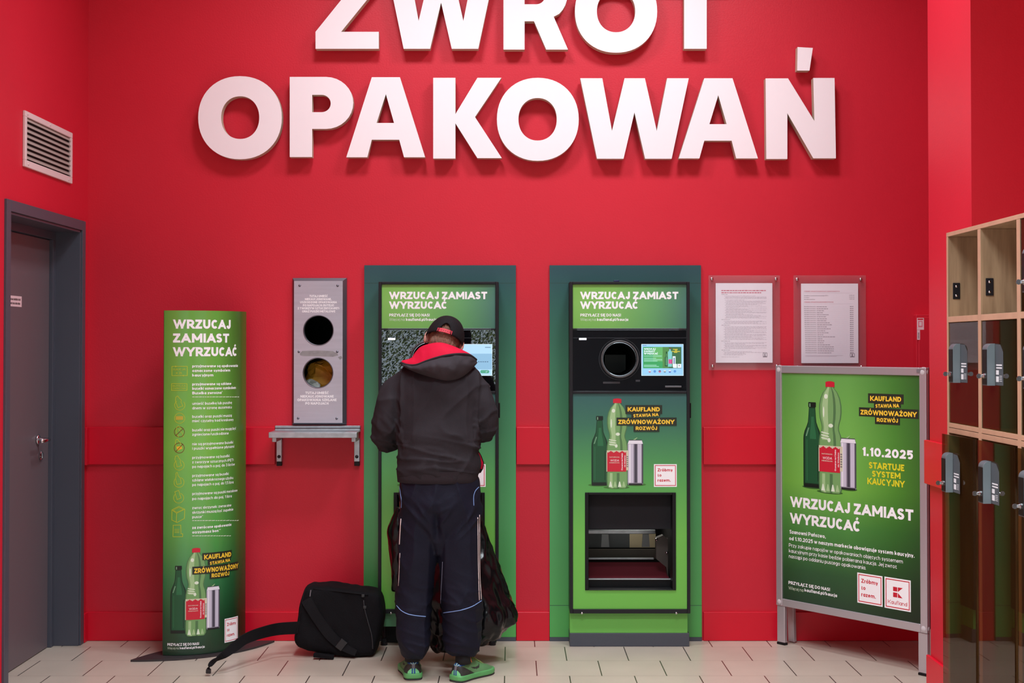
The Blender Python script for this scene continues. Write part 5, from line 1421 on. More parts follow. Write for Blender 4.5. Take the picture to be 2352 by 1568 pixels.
def lockers():
    mTG0 = tinted_glass(); nt = mTG0.node_tree; out = nt.nodes['Material Output']; m0 = out.inputs[0].links[0].from_node
    df = nt.nodes.new('ShaderNodeBsdfDiffuse'); df.inputs[0].default_value = lin((96, 66, 40)); m2 = nt.nodes.new('ShaderNodeMixShader'); m2.inputs[0].default_value = .12
    nt.links.new(m0.outputs[0], m2.inputs[1]); nt.links.new(df.outputs[0], m2.inputs[2]); nt.links.new(m2.outputs[0], out.inputs[0])
    mO = wood_material(); mOE = M('oak_edge', (188, 146, 120), .5, var=.06, vscale=20); mTG = mTG0
    X0 = 1.742; X1 = X0 + .47
    ys = [5.408, 5.030, 4.640, 4.250]; tw = .02
    t = thing('locker_unit', 'oak locker unit with tinted glass doors standing beside the red pilaster', 'lockers', (X0 + .235, 4.83, 0))
    zt = 1.966; zr = [(1.949, zt), (1.607, 1.630), (1.190, 1.208), (1.168, 1.188), (.05, .07)]
    def panel(name, b, mat=mO): return MB().box(*b).build(name, [mat], t, bevel=.001)
    def edged(name, b):
        mb = MB().box(*b); o = mb.build(name, [mO, mOE], t, bevel=.001)
        for p in o.data.polygons:
            if p.normal.x < -.5: p.material_index = 1
        return o
    edged('side_panel', (X0, X1, ys[0] - tw, ys[0], .0005, 1.949)); edged('side_panel', (X0, X1, ys[3], ys[3] + tw, .0005, 1.949)); edged('top_panel', (X0, X1, ys[3], ys[0], 1.9495, zt))
    for y in ys[1:3]: edged('divider', (X0, X1 - .012, y - .016, y + .016, .07, 1.949))
    for a_, b_ in zip(ys, ys[1:]):
        for z0, z1 in zr[1:-1]:
            y1 = a_ - (tw if a_ == ys[0] else .016); y0 = b_ + (tw if b_ == ys[3] else .016)
            edged('shelf_panel', (X0, X1 - .012, y0, y1, z0, z1))
        edged('bottom_panel', (X0 + .03, X1 - .012, b_ + .02, a_ - .02, .05, .07))
    panel('back_panel', (X1 - .0115, X1, ys[3] + tw, ys[0] - tw, .05, zt))
    mb = MB().box(X0 + .04, X1 - .02, ys[3] + .02, ys[0] - .02, .0005, .049); mb.build('toe_kick', mDark, t)
    mLk = M('lock_grey', (116, 128, 134), .4); mLk2 = M('lock_dark', (84, 92, 98), .4); 
    def lock(door, yc, z1, xf, kk):
        z0 = z1 - .152; hw = .026
        # rounded housing profile in XZ
        r = .022
        def prof(x0, x1, rnd_):
            pts = [(x1, z0), (x1, z1)]
            pts += [(x0 + r * (1 - sin(R(9 * i))), z1 - r * (1 - cos(R(9 * i)))) for i in range(11)] if rnd_ else [(x0, z1)]
            pts += [(x0, z0)]
            return pts
        # housing stands proud of the glass; black keyhole plate on its face
        MB().plate(prof(xf - .028, xf - .0003, True), [], yc - hw + .003, yc + hw).build('lock_case', mLk2, door)
        MB().plate(prof(xf - .0285, xf - .0003, True), [], yc - hw, yc - hw + .0027).build('lock_front', mLk, door)
        MB().box(xf - .0300, xf - .0285, yc - hw + .004, yc + hw - .003, z0 + .004, z1 - .022).build('lock_face', mBlackP, door)
        kx = xf - .0302
        mb = MB().lathe([(.010, 0), (.010, -.003), (.007, -.004), (.006, -.012), (0, -.012)], (kx, yc, z0 + .034), 'X', 16)
        mb.lathe([(.0, -.001), (.009, -.001), (.009, .001), (0, .001)], (kx - .020, yc, z0 + .034), 'Y', 14)
        mb.build('key', mChrome, door)
        # printed tariff label on the glass beside the housing
        sfx = Surf(None, lambda u, v, d: V((xf - .0004 - d, -u, v)))
        aa = Art(sfx); sw = INK('lock_label', (226, 226, 230)); u_ = -(yc - hw) + .004
        aa.poly([(u_, z0 + .002), (u_ + .078, z0 + .002), (u_ + .078, z1 - .03), (u_ + .05, z1 - .004), (u_, z1 - .002)], INK('lock_label_dark', (74, 80, 86)), 1)
        for (p0, p1, v0, v1) in ((.006, .034, .040, .056), (.006, .034, .014, .034), (.008, .066, .062, .067), (.008, .066, .072, .077)):
            aa.poly([(u_ + p0, z0 + v0), (u_ + p1, z0 + v0), (u_ + p1, z0 + v1), (u_ + p0, z0 + v1)], sw, 2)
        for i in range(4): aa.poly([(u_ + .040, z0 + .016 + i * .006), (u_ + .066, z0 + .016 + i * .006), (u_ + .066, z0 + .0185 + i * .006), (u_ + .040, z0 + .0185 + i * .006)], INK('lock_label2', (190, 192, 198)), 2)
        aa.build('lock_label', door)
    for c, (a_, b_) in enumerate(zip(ys, ys[1:])):
        y1 = a_ - (.012 if c == 0 else .012); y0 = b_ + .012
        for z0, z1, zl, kind in ((1.208, 1.607, 1.522, 'mid'), (.055, 1.168, 1.0965, 'low'), (1.63, 1.949, 1.845, 'top')):
            if kind == 'top' and c < 2: continue
            xf = X0 - .001 if kind != 'low' else X0 - .009
            ins = .006 if kind != 'low' else 0
            if kind == 'low' and c == 0:
                # left slightly ajar, hinged on the nearer side
                dl = R(3.4); hx_, hy_ = xf - .0025, y0 + .004; ln = .325; u2 = V((-sin(dl), cos(dl), 0)); v2 = V((cos(dl), sin(dl), 0))
                dr = MB().obox(V((hx_, hy_, (z0 + z1) / 2)) + u2 * (ln / 2), v2, u2, V((0, 0, 1)), .0025, ln / 2, (z1 - z0) / 2 - .003).build('locker_door', mTG, t)
                lock(dr, y1 - .115, zl, xf - .0045 - sin(dl) * (y1 - .115 - hy_) , c)
                continue
            dr = MB().box(xf - .005 + ins * 1.5, xf + ins * 1.5, y0 + .004, y1 - .004, z0 + .003, z1 - .003).build('locker_door', mTG, t)
            lock(dr, y1 - .115, zl, xf - .0048 + ins * 1.5, c)
        if c < 2:
            # strike plate on the far side of the open top cell
            yy = a_ - (tw if c == 0 else .016) - .004
            sp = MB().box(X0 + .018, X0 + .047, yy, yy + .0035, 1.70, 1.765).build('strike_plate', mBlackM, t, bevel=.002)
            for zz in (1.714, 1.751): MB().lathe([(0, -.002), (.004, -.0015), (.005, 0)], (X0 + .0325, yy, zz), 'Y', 10).build('screw', mChrome, sp, smooth=True)
lockers()
# ------------------------------------------------------------------ shoulder bag on the floor
mBag = M('black_canvas', (20, 19, 22), .8, spec=.12, bump=.25, bscale=220)
mWeb = M('black_webbing', (24, 23, 26), .7, spec=.12, bump=.3, bscale=400)
def G(px, py, Y): return onY(px, py, Y)
def ribbon(mb, pts, width, thick, wdir, n=6):
    """flat strap along pts; wdir gives the width direction (one vector or one per point)"""
    P = spline(pts, n); k = len(P); rings = []
    WD = [V(w_) for w_ in wdir] if isinstance(wdir, list) else None
    WW = width if isinstance(width, list) else None
    for i, p in enumerate(P):
        tn = (P[min(i + 1, k - 1)] - P[max(i - 1, 0)]).normalized()
        f = i / (k - 1) * (len(pts) - 1); a_ = min(int(f), len(pts) - 2); fr_ = f - a_
        w_ = (WD[a_] * (1 - fr_) + WD[a_ + 1] * fr_) if WD else V(wdir)
        ww = (WW[a_] * (1 - fr_) + WW[a_ + 1] * fr_) if WW else width
        w_ = (w_ - tn * w_.dot(tn)).normalized(); b = tn.cross(w_).normalized()
        rings.append([p + w_ * ww / 2 + b * thick / 2, p - w_ * ww / 2 + b * thick / 2, p - w_ * ww / 2 - b * thick / 2, p + w_ * ww / 2 - b * thick / 2])
    return mb.loft(rings)

def shoulder_bag():
    Yb = 6.60
    t = thing('shoulder_bag', 'black canvas shoulder bag lying on the floor beside the person', 'bag', tuple(V((G(778, 1480, Yb).x, Yb + .09, 0))))
    outline = [(708, 1346), (740, 1344.5), (800, 1351), (846, 1356), (866, 1362), (878, 1384), (880, 1416), (872, 1462), (862, 1498), (846, 1505), (800, 1505), (740, 1499), (690, 1484), (677, 1470), (678, 1452), (684, 1410), (694, 1368), (700, 1350)]
    o3 = [G(x, y, Yb) for x, y in outline]
    zmin = min(p.z for p in o3)
    o3 = [V((p.x, p.y, p.z - zmin + .004)) for p in o3]
    pr = [V(p) for p in spline([tuple(p) for p in o3] + [tuple(o3[0])], 4)[:-1]]
    c = sum(pr, V((0, 0, 0))) / len(pr)
    rings = []
    for d_, s in ((.0, .80), (.004, .93), (.02, .985), (.05, 1.0), (.12, 1.0), (.165, .985), (.185, .93), (.19, .8)):
        rings.append([V((c.x + (p.x - c.x) * s, Yb - .03 + d_ + .05 * (p.z - .05), max(c.z + (p.z - c.z) * s, .003))) for p in pr])
    mb = MB().loft(rings)
    def disp(p, n):
        return .010 * noise.noise(p * 7) + .005 * noise.noise(V((p.x * 30, p.y * 8, p.z * 14)))
    me = fused(mb, .009, 3, disp)
    for v in me.vertices: v.co.z = max(v.co.z, .002)
    me.name = 'bag_body'; body = link_mesh('bag_body', me, mBag, t)
    bvh = BVHTree.FromPolygons([v.co + V(ORG[t.name]) for v in me.vertices], [tuple(p.vertices) for p in me.polygons])
    def on(px, py, lift=.004):
        d_ = ray(px, py); e = V((0, 0, EYE)); h = bvh.ray_cast(e, d_.normalized())
        if h[0] is None: return G(px, py, Yb) 
        return h[0] - d_.normalized() * lift
    # strap across the front
    pts = [on(x, y, .005) for x, y in ((703, 1376), (718, 1402), (738, 1432), (758, 1458), (780, 1478))] + [on(798, 1490, .008), on(818, 1499, .012)]
    ribbon(MB(), pts, [.052, .05, .05, .05, .046, .036, .03], .004, [V((.8, .1, .35))] * 7).build('front_strap', mWeb, t)
    mb = MB(); p = on(784, 1480, .010); mb.obox(p, V((.78, 0, -.62)), V((0, 1, 0)), V((.62, 0, .78)), .018, .006, .026)
    bk = mb.build('buckle', M('buckle_black', (34, 34, 37), .3), t, bevel=.002)
    mb = MB(); p = on(745, 1496, .004); mb.obox(V((p.x, p.y - .02, .016)), V((.97, 0, -.12)), V((0, 1, 0)), V((.12, 0, .97)), .05, .018, .009); mb.build('bottom_flap', mBag, t, bevel=.003)
    # long strap trailing over the totem base to the floor
    q = [(on(690, 1441, -.01)), G(640, 1444, 6.55), G(600, 1453, 6.45), G(565, 1466, 6.36), G(540, 1484, 6.30), G(518, 1501, 6.26), G(497, 1514, 6.24), G(484, 1525, 6.22), G(479, 1538, 6.215), G(478, 1544, 6.21)]
    up = V((0, -.15, 1))
    ribbon(MB(), q, [.062, .06, .056, .054, .048, .036, .03, .022, .02, .022], .005, [up, up, up, up, V((-.3, -.2, 1)), V((-.5, -.3, .8)), V((-.2, -.9, .4)), V((-.8, -.5, .2)), V((1, -.3, 0)), V((1, 0, 0))]).build('shoulder_strap', mWeb, t)
    e = G(479, 1541, 6.215)
    mb = MB().obox(V((e.x, e.y, max(e.z, .011))), V((1, 0, 0)), V((0, 1, 0)), V((0, 0, 1)), .011, .007, .010); mb.build('strap_end', M('buckle_black', (34, 34, 37), .3), t, bevel=.002)
    # zips and pullers
    zp = [on(x, y, .003) for x, y in ((835, 1378), (838, 1400), (846, 1430), (854, 1460), (856, 1490))]
    MB().tube(spline(zp, 5), .0028, 6).build('zip', M('zip_grey', (48, 48, 52), .45), t, smooth=True)
    p = on(713, 1362, .006); MB().obox(p, V((1, 0, 0)), V((0, 1, 0)), V((.15, 0, 1)).normalized(), .003, .002, .016).build('zip_puller', mSteelD, t, bevel=.001)
    for px, py in ((834, 1368), (838, 1394)):
        p = on(px, py, .005); MB().obox(p, V((1, 0, 0)), V((0, 1, 0)), V((0, 0, 1)), .008, .003, .007).build('strap_loop', M('buckle_black', (34, 34, 37), .3), t, bevel=.002)
    # piping along the near edges
    for line in (((702, 1352), (694, 1380), (687, 1420), (682, 1455)), ((720, 1352), (780, 1358), (846, 1366))):
        pp = [on(x, y, .0015) for x, y in line]; MB().tube(spline(pp, 5), .004, 6).build('edge_piping', mWeb, t, smooth=True)
shoulder_bag()

# ------------------------------------------------------------------ black bin bags
def bin_bag(name, rows, label, seed, amp=.02):
    """rows: (py, left px, right px, Y, depth)"""
    mb = MB(); rings = []
    keys = sorted(rows)
    fine = spline([tuple(map(float, r)) for r in keys], 6)
    for (py, l, r_, Y, dp) in fine:
        a = G(l, py, Y); b = G(r_, py, Y); cx_, hw = (a.x + b.x) / 2, max((b.x - a.x) / 2, .004)
        rings.append([V((cx_ + hw * cos(2 * pi * k / 48), Y + dp * sin(2 * pi * k / 48), max(a.z, .004))) for k in range(48)])
    mb.loft(rings)
    me = mb.mesh(name); me.update()
    bm = bmesh.new(); bm.from_mesh(me); bmesh.ops.subdivide_edges(bm, edges=bm.edges, cuts=1, use_grid_fill=True); bm.to_mesh(me); bm.free()
    me.update()
    off = V((seed * 3.1, seed * 1.7, 0))
    st = [(v.co.copy(), v.normal.copy()) for v in me.vertices]
    zt = max(c.z for c, n in st); zb = min(c.z for c, n in st)
    for v, (c, n) in zip(me.vertices, st):
        f = (c.z - zb) / (zt - zb); k = amp * (1.15 - .7 * f)
        w = 1 - abs(noise.noise(V((c.x * 16, c.y * 16, c.z * 3.2)) + off)) * 2
        w2 = 1 - abs(noise.noise(V((c.x * 30, c.y * 30, c.z * 14)) + off)) * 2
        v.co = c + n * k * (w * 1.0 + w2 * .22 - .6)
        v.co.z = max(v.co.z, .002)
    me.polygons.foreach_set('use_smooth', [True] * len(me.polygons))
    cc = sum((c for c, n in st), V((0, 0, 0))) / len(st)
    o = link_mesh(name, me, M('bin_liner', (10, 10, 13), .2, spec=.3, bump=.12, bscale=26), None, (cc.x, cc.y, 0 if zb < .1 else zb))
    return tag(o, label, 'bag', 'black bin bags held against the machine')
bin_bag('bin_bag', [(1176, 1096, 1104, 6.50, .012), (1210, 1086, 1112, 6.50, .03), (1260, 1020, 1130, 6.50, .06), (1300, 990, 1145, 6.49, .08), (1370, 982, 1170, 6.48, .11), (1410, 990, 1184, 6.47, .12), (1432, 984, 1178, 6.47, .12), (1452, 984, 1160, 6.47, .115), (1475, 990, 1110, 6.47, .09), (1486, 996, 1060, 6.47, .06), (1494, 1010, 1040, 6.47, .03)],
        'large black bin bag bulging out beside and between the legs of the person', 1, .024)
bin_bag('bin_bag', [(1165, 912, 922, 6.62, .012), (1188, 902, 930, 6.62, .035), (1215, 890, 938, 6.62, .05), (1240, 891, 942, 6.62, .055), (1290, 894, 940, 6.62, .055), (1330, 899, 936, 6.62, .045), (1352, 903, 930, 6.62, .03), (1358, 910, 922, 6.62, .012)],
        'small black bin bag hanging over the crate opening of the machine', 4, .016)

# ------------------------------------------------------------------ person seen from behind
mSkin = M('skin', (206, 150, 136), .5, var=.05, vscale=20)
def tube3(mb, pts, n=20):
    """closed loft along pts = (centre, radius across, radius along the second axis)"""
    rings = []; C_ = [V(p[0]) for p in pts]; pn = None
    for i, p in enumerate(pts):
        tn = (C_[min(i + 1, len(C_) - 1)] - C_[max(i - 1, 0)]).normalized()
        if pn is None:
            a = V((1, 0, 0)) if abs(tn.x) < .8 else V((0, 1, 0)); pn = (a - tn * a.dot(tn)).normalized()
        else: pn = (pn - tn * pn.dot(tn)).normalized()
        b = tn.cross(pn)
        rings.append([C_[i] + pn * (p[1] * cos(2 * pi * k / n)) + b * (p[2] * sin(2 * pi * k / n)) for k in range(n)])
    return mb.loft(rings)
def sp3(pts, k=5):
    f = spline([(*V(p[0]), p[1], p[2]) for p in pts], k)
    return [(V(q[:3]), q[3], q[4]) for q in f]
def seen(px, py, Y): return G(px, py, Y)

YH, YS, YHd = 6.16, 6.20, 6.27        # hips, shoulders, head
SCL = YH / F
body_root = V((seen(1008, 1100, YH).x, YH, 0))

# head frame: tipped forward and rolled to the viewer's right
HC = seen(1021, 781, YHd)
HR = Matrix.Rotation(R(16), 3, 'Y') @ Matrix.Rotation(R(-24), 3, 'X')
def hd(x, y, z): return HC + HR @ V((x, y, z))     # y forward (away from the viewer), z up

def build_body():
    mb = MB()
    # skull, jaw, nose, ears
    mb.ball(HC + HR @ V((0, .004, .004)), .073, .090, .084, 24, 16, rot=HR)
    mb.ball(HC + HR @ V((0, .035, -.055)), .056, .062, .062, 20, 12, rot=HR)
    tube3(mb, [(hd(0, .09, .01), .008, .008), (hd(0, .108, -.022), .013, .014), (hd(0, .098, -.038), .011, .01)], 12)
    for s in (-1, 1):
        mb.ball(hd(s * .083, -.004, -.012), .011, .020, .034, 14, 10, rot=HR @ Matrix.Rotation(R(s * 22), 3, 'Z'))
        mb.ball(hd(s * .03, .083, .018), .014, .012, .010, 12, 8, rot=HR)
    mb.ball(hd(0, .088, -.062), .024, .012, .007, 12, 8, rot=HR)
    # neck and trunk
    nk = seen(1008, 835, YS)
    tube3(mb, sp3([(hd(0, -.012, -.06), .056, .06), ((HC + nk) / 2 + V((0, 0, -.01)), .056, .06), (nk, .062, .064), (nk + V((0, 0, -.08)), .10, .07)]))
    tube3(mb, sp3([(seen(1008, 850, YS), .08, .05), (seen(1008, 880, YS), .165, .095), (seen(1006, 960, YS - .01), .165, .105), (seen(1006, 1050, YH), .155, .10), (seen(1008, 1130, YH), .165, .105), (seen(1008, 1180, YH), .15, .10)]), 28)
    hands = []
    for arm in (0, 1):
        if arm == 0: S, E_, W_ = seen(930, 880, YS), seen(884, 1000, YH + .04), seen(938, 962, 6.47)
        else: S, E_, W_ = seen(1088, 880, YS), seen(1117, 984, YH + .05), seen(1066, 950, 6.47)
        tube3(mb, sp3([(S, .05, .05), ((S + E_) / 2, .046, .046), (E_, .04, .04)]), 16)
        tube3(mb, sp3([(E_, .04, .04), ((E_ * .6 + W_ * .4), .038, .038), (W_, .027, .024)]), 16)
        d_ = (W_ - E_).normalized(); side = V((0, 0, 1)).cross(d_).normalized() * (1 if arm == 0 else -1); up = d_.cross(side).normalized(); up = up if up.z > 0 else -up
        pc = W_ + d_ * .05
        rings = []
        for f_, w_, h_ in ((-.055, .026, .022), (-.02, .036, .018), (.02, .041, .016), (.045, .038, .013)):
            rings.append([pc + d_ * f_ + side * (w_ * cos(2 * pi * k / 16)) + up * (h_ * sin(2 * pi * k / 16)) for k in range(16)])
        mb.loft(rings)
        for k, (off, ln) in enumerate(((.028, .072), (.010, .08), (-.009, .075), (-.027, .06))):
            b0 = pc + d_ * .035 + side * off
            k1 = b0 + d_ * ln * .45 - up * .008; k2 = k1 + d_ * ln * .3 - up * .022; k3 = k2 + d_ * ln * .08 - up * .024
            tube3(mb, sp3([(b0, .0095, .0095), (k1, .009, .009), (k2, .0085, .008), (k3, .006, .006)], 3), 10)
        b0 = pc - d_ * .02 + side * -.03 * (1) ; tk = b0 - side * .025 + d_ * .03 - up * .01; te = tk + d_ * .03 + side * .008 - up * .014
        tube3(mb, sp3([(b0, .013, .012), (tk, .011, .011), (te, .007, .007)], 3), 10)
        hands.append((pc, d_, side, up))
    for lx_, kx, ax in ((960, 955, 946), (1056, 1062, 1066)):
        tube3(mb, sp3([(seen(lx_, 1150, YH), .085, .09), (seen(kx, 1370, YH + .01), .055, .06), (seen(ax - 3, 1430, YH), .050, .054), (seen(ax + (3 if ax < 1000 else 0), 1495, YH + .045), .022, .026), (seen(ax + (3 if ax < 1000 else 0), 1530, YH + .055), .02, .024)]), 18)
    me = fused(mb, .0055, 4)
    me.name = 'person'
    o = link_mesh('person', me, mSkin, None, body_root)
    tag(o, 'person in black cap, dark hoodie and navy track trousers standing at the machine', 'person')
    return o, hands
PERSON, HANDS = build_body()
PO = V(ORG[PERSON.name])

# hair: short, showing under the cap and in the strap gap
def hair():
    mb = MB()
    mb.ball(HC + HR @ V((0, -.004, .006)), .0785, .097, .090, 28, 20, rot=HR)
    mb.ball(HC + HR @ V((0, -.042, -.045)), .066, .058, .055, 24, 14, rot=HR)
    def disp(p, n):
        q = HR.transposed() @ (p - HC)
        return .004 * noise.noise(V((q.x * 120, q.y * 60, q.z * 26))) + .002 * noise.noise(q * 160)
    me = fused(mb, .0045, 2, disp)
    bm = bmesh.new(); bm.from_mesh(me)
    kill = []
    for v in bm.verts:
        q = HR.transposed() @ (v.co - HC)
        front = q.y > .028 and q.z < .04
        low = q.z < -.115 + .012 * noise.noise(q * 90) or (abs(q.x) > .066 and q.z < -.035 and q.y > -.02)
        if front or low: kill.append(v)
    bmesh.ops.delete(bm, geom=kill, context='VERTS'); bm.to_mesh(me); bm.free()
    me.polygons.foreach_set('use_smooth', [True] * len(me.polygons))
    m = M('brown_hair', (112, 74, 56), .55, var=.4, vscale=7, aniso=(24, 10, 5), bump=.5, bscale=40)
    return link_mesh('hair', me, m, PERSON)
hair()

# cap
def cap():
    mC = M('cap_black', (26, 23, 26), .75, spec=.12, bump=.2, bscale=160)
    rx, ry, rz = .091, .110, .124; z0 = -.012; A0 = -.07
    N, K = 64, 22
    def pt(a, e, s=1.0):
        # e: 0 rim .. 1 top
        r_ = cos(e * pi / 2) ** .78; z = z0 + rz * sin(e * pi / 2)
        return hd(rx * s * r_ * sin(a), -ry * s * r_ * cos(a) - .002, z * (1 if s == 1 else .985))
    vs = []; fs = []
    for layer, s in enumerate((1.0, .965)):
        for i in range(K):
            for j in range(N):
                vs.append(pt(2 * pi * j / N, i / K, s))
        vs.append(pt(0, 1.0, s))
    L_ = K * N + 1
    def hole(i, j):
        a = (2 * pi * (j + .5) / N + pi) % (2 * pi) - pi - A0; e = (i + .5) / K
        return (a / .33) ** 2 + ((e + .02) / .31) ** 2 < 1
    for lay in (0, 1):
        b = lay * L_
        for i in range(K):
            for j in range(N):
                if hole(i, j): continue
                k = (j + 1) % N
                f = (b + i * N + j, b + i * N + k, b + (i + 1) * N + k, b + (i + 1) * N + j) if i < K - 1 else (b + i * N + j, b + i * N + k, b + K * N)
                fs.append(f if lay == 0 else f[::-1])
    for j in range(N):
        k = (j + 1) % N
        if not hole(0, j): fs.append((j, L_ + j, L_ + k, k))
    me = bpy.data.meshes.new('cap'); me.from_pydata([tuple(v) for v in vs], [], fs)
    bm = bmesh.new(); bm.from_mesh(me); bmesh.ops.recalc_face_normals(bm, faces=bm.faces); bm.to_mesh(me); bm.free()
    me.polygons.foreach_set('use_smooth', [True] * len(me.polygons))
    c = link_mesh('cap', me, mC, PERSON)
    # bound edge of the gap
    arch = []
    for i in range(21):
        a = -.33 + .66 * i / 20; e = .31 * sqrt(max(1 - (a / .33) ** 2, 0)) - .02
        arch.append(pt(a + A0, max(e, 0), 1.004))
    MB().tube(arch, .0032, 8).build('gap_binding', mC, c, smooth=True)
    # red adjustment strap
    mS = M('strap_red', (196, 40, 62), .6)
    mb = MB(); rings = []
    for i in range(13):
        a = A0 - .385 + .77 * i / 12
        o_ = []
        for e, s in ((-.01, 1.02), (.135, 1.02), (.135, .985), (-.01, .985)):
            p = V((rx * s * sin(a), -ry * s * cos(a) - .002, z0 + rz * e + .002)); o_.append(HC + HR @ p)
        rings.append(o_)
    s_ = mb.loft(rings).build('strap', mS, c)
    for i in range(6):
        a = A0 - .25 + .1 * i
        p = V((rx * 1.028 * sin(a), -ry * 1.028 * cos(a) - .002, z0 + rz * .06 + .002))
        MB().ball(HC + HR @ p, .0015, .0012, .0015, 8, 6).build('stud', M('stud_red', (120, 22, 40), .5), s_, smooth=True)
    MB().ball(hd(0, -.002, z0 + rz + .001), .008, .008, .005, 12, 8, rot=HR).build('button', mC, c, smooth=True)
    # peak, hidden at the front
    rings = []
    for i in range(9):
        f = i / 8
        rings.append([hd(.078 * cos(t_) * (1 - .12 * f), .085 + f * .075 * max(sin(t_), 0) ** .8 + .018 * sin(t_), .006 - .01 * f - .018 * cos(t_) ** 2) for t_ in [pi * k / 16 for k in range(17)]])
    vs = [p for r_ in rings for p in r_]; n = 17; fs = [(i * n + j, i * n + j + 1, (i + 1) * n + j + 1, (i + 1) * n + j) for i in range(8) for j in range(16)]
    pk = MB().add(vs, fs).build('peak', mC, c, smooth=True); md = pk.modifiers.new('t', 'SOLIDIFY'); md.thickness = .004
cap()

# hoodie
mHood2 = M('charcoal_hood', (58, 53, 57), .88, spec=.1, var=.12, vscale=9, bump=.2, bscale=420)
mHood = M('charcoal_jersey', (47, 43, 47), .88, spec=.1, var=.12, vscale=9, bump=.2, bscale=420)
mLine = M('red_lining', (196, 8, 50), .75, spec=.2, bump=.15, bscale=300)
mRib = M('charcoal_rib', (54, 49, 54), .9, spec=.1, bump=.5, bscale=60, aniso=(14, 14, .3))
def oval(cx_, Y, py, hwpx, dep, n=40, flat=2.3):
    c = seen(cx_, py, Y); hw = hwpx * Y / F
    out = []
    for k in range(n):
        t_ = 2 * pi * k / n; cs, sn = cos(t_), sin(t_)
        out.append(V((c.x + hw * abs(cs) ** (2 / flat) * (1 if cs > 0 else -1), Y + dep * abs(sn) ** (2 / flat) * (1 if sn > 0 else -1), c.z)))
    return out
def hoodie():
    mb = MB()
    rows = [(822, 1010, 42, .06, YS + .01), (838, 1009, 72, .082, YS), (850, 1008, 93, .098, YS - .005), (868, 1007, 101, .118, YS - .01), (900, 1006, 101, .132, YS - .02), (950, 1006, 99, .138, YS - .02), (1000, 1006, 96.5, .136, YH), (1035, 1007, 96, .135, YH), (1062, 1009, 98, .138, YH), (1078, 1009, 97, .136, YH), (1092, 1006, 92, .128, YH), (1103, 1005, 89, .120, YH)]
    f = spline(rows, 4)
    mb.loft([oval(r_[1], r_[4], r_[0], r_[2], r_[3]) for r_ in f])
    for arm in (0, 1):
        if arm == 0:
            pts = [(seen(950, 866, YS), .066, .078), (seen(912, 902, YS), .074, .078), (seen(896, 945, YH + .02), .069, .074), (seen(885, 990, YH + .03), .064, .068), (seen(887, 1006, YH + .08), .058, .056), (seen(903, 1004, YH + .16), .055, .054), (seen(930, 985, YH + .26), .045, .045), (seen(938, 968, 6.45), .037, .037)]
        else:
            pts = [(seen(1066, 865, YS), .064, .078), (seen(1095, 902, YS), .066, .074), (seen(1110, 940, YH + .02), .061, .066), (seen(1117, 975, YH + .03), .058, .062), (seen(1113, 989, YH + .08), .053, .052), (seen(1098, 984, YH + .16), .052, .05), (seen(1076, 968, YH + .26), .043, .043), (seen(1066, 955, 6.45), .036, .036)]
        tube3(mb, sp3(pts, 5), 24)
    Zel = seen(880, 1000, YH).z
    def disp(p, n):
        d_ = .0
        # soft creases: horizontal at the waist, slanting on the back, tight in the elbows
        zw = p.z - seen(1000, 1040, YH).z; xr = p.x - body_root.x
        def ridge(q_, sh): return (1 - min(abs(noise.noise(q_)) * sh, 1)) ** 2
        w = math.exp(-(zw / .06) ** 2) + .6 * math.exp(-((zw + .075) / .03) ** 2)
        d_ += .011 * w * (ridge(V((p.x * 3.2, p.y * 3.2, p.z * 30 + p.x * 5)), 3.2) - .35)
        e = math.exp(-((p.z - Zel) / .09) ** 2) * (1 if abs(xr) > .16 else 0)
        d_ += .010 * e * (ridge(V((p.x * 9 + p.z * 10, p.y * 9, p.z * 13 - abs(xr) * 16)), 3.0) - .35)
        # armhole creases running down and outward from the shoulder blades
        ah = math.exp(-((abs(xr) - .165) / .05) ** 2) * (1 if p.z > Zel - .02 else 0)
        d_ += .009 * ah * (ridge(V((p.x * 16 + 3, p.y * 4, p.z * 4 - xr * 5)), 2.6) - .4)
        d_ += .0065 * (ridge(V((p.x * 6 - p.z * 4 + 7, p.y * 5, p.z * 5 + p.x * 3)), 3.0) - .35)
        d_ += .0035 * noise.noise(p * 17)
        return d_
    me = fused(mb, .0065, 5, disp); me.name = 'hoodie'
    h = link_mesh('hoodie', me, mHood, PERSON)
    # ribbed hem
    rows = [(1077, 1007, 96, .137), (1084, 1006, 94.5, .134), (1094, 1005, 92.5, .130), (1105, 1004.5, 91, .126), (1105.5, 1004.5, 88, .12)]
    mb = MB().loft([oval(r_[1], YH, r_[0], r_[2], r_[3], 80) for r_ in rows], caps=False)
    mb.build('ribbed_hem', mRib, h, smooth=True)
    # cuffs
    for (W_, d_) in ((seen(938, 966, 6.45), HANDS[0][1]), (seen(1066, 953, 6.45), HANDS[1][1])):
        tube3(MB(), [(W_ - d_ * .03, .040, .040), (W_, .038, .038), (W_ + d_ * .035, .034, .034), (W_ + d_ * .036, .03, .03)], 24).build('cuff', mRib, h, smooth=True)
    # flash of lining at the open front, beyond the waist
    a_ = [seen(1098, 1032, YH - .02), seen(1106, 1046, YH + .02), seen(1112, 1062, YH + .03), seen(1110, 1076, YH + .03), seen(1104, 1086, YH + .02)]
    b_ = [p + V((-.03, .05, 0)) for p in a_]
    n = len(a_); ln = MB().add(a_ + b_, [(i, i + 1, n + i + 1, n + i) for i in range(n - 1)]).build('open_front', mHood, h, smooth=True)
    md = ln.modifiers.new('t', 'SOLIDIFY'); md.thickness = .006
    c_ = [p + V((-.004, -.012, 0)) for p in a_[:4]]; c2 = [p + V((-.022, -.006, 0)) for p in a_[:4]]
    lf = MB().add(c_ + c2, [(i, i + 1, 4 + i + 1, 4 + i) for i in range(3)]).build('lining', mLine, h, smooth=True)
    md = lf.modifiers.new('t', 'SOLIDIFY'); md.thickness = .004
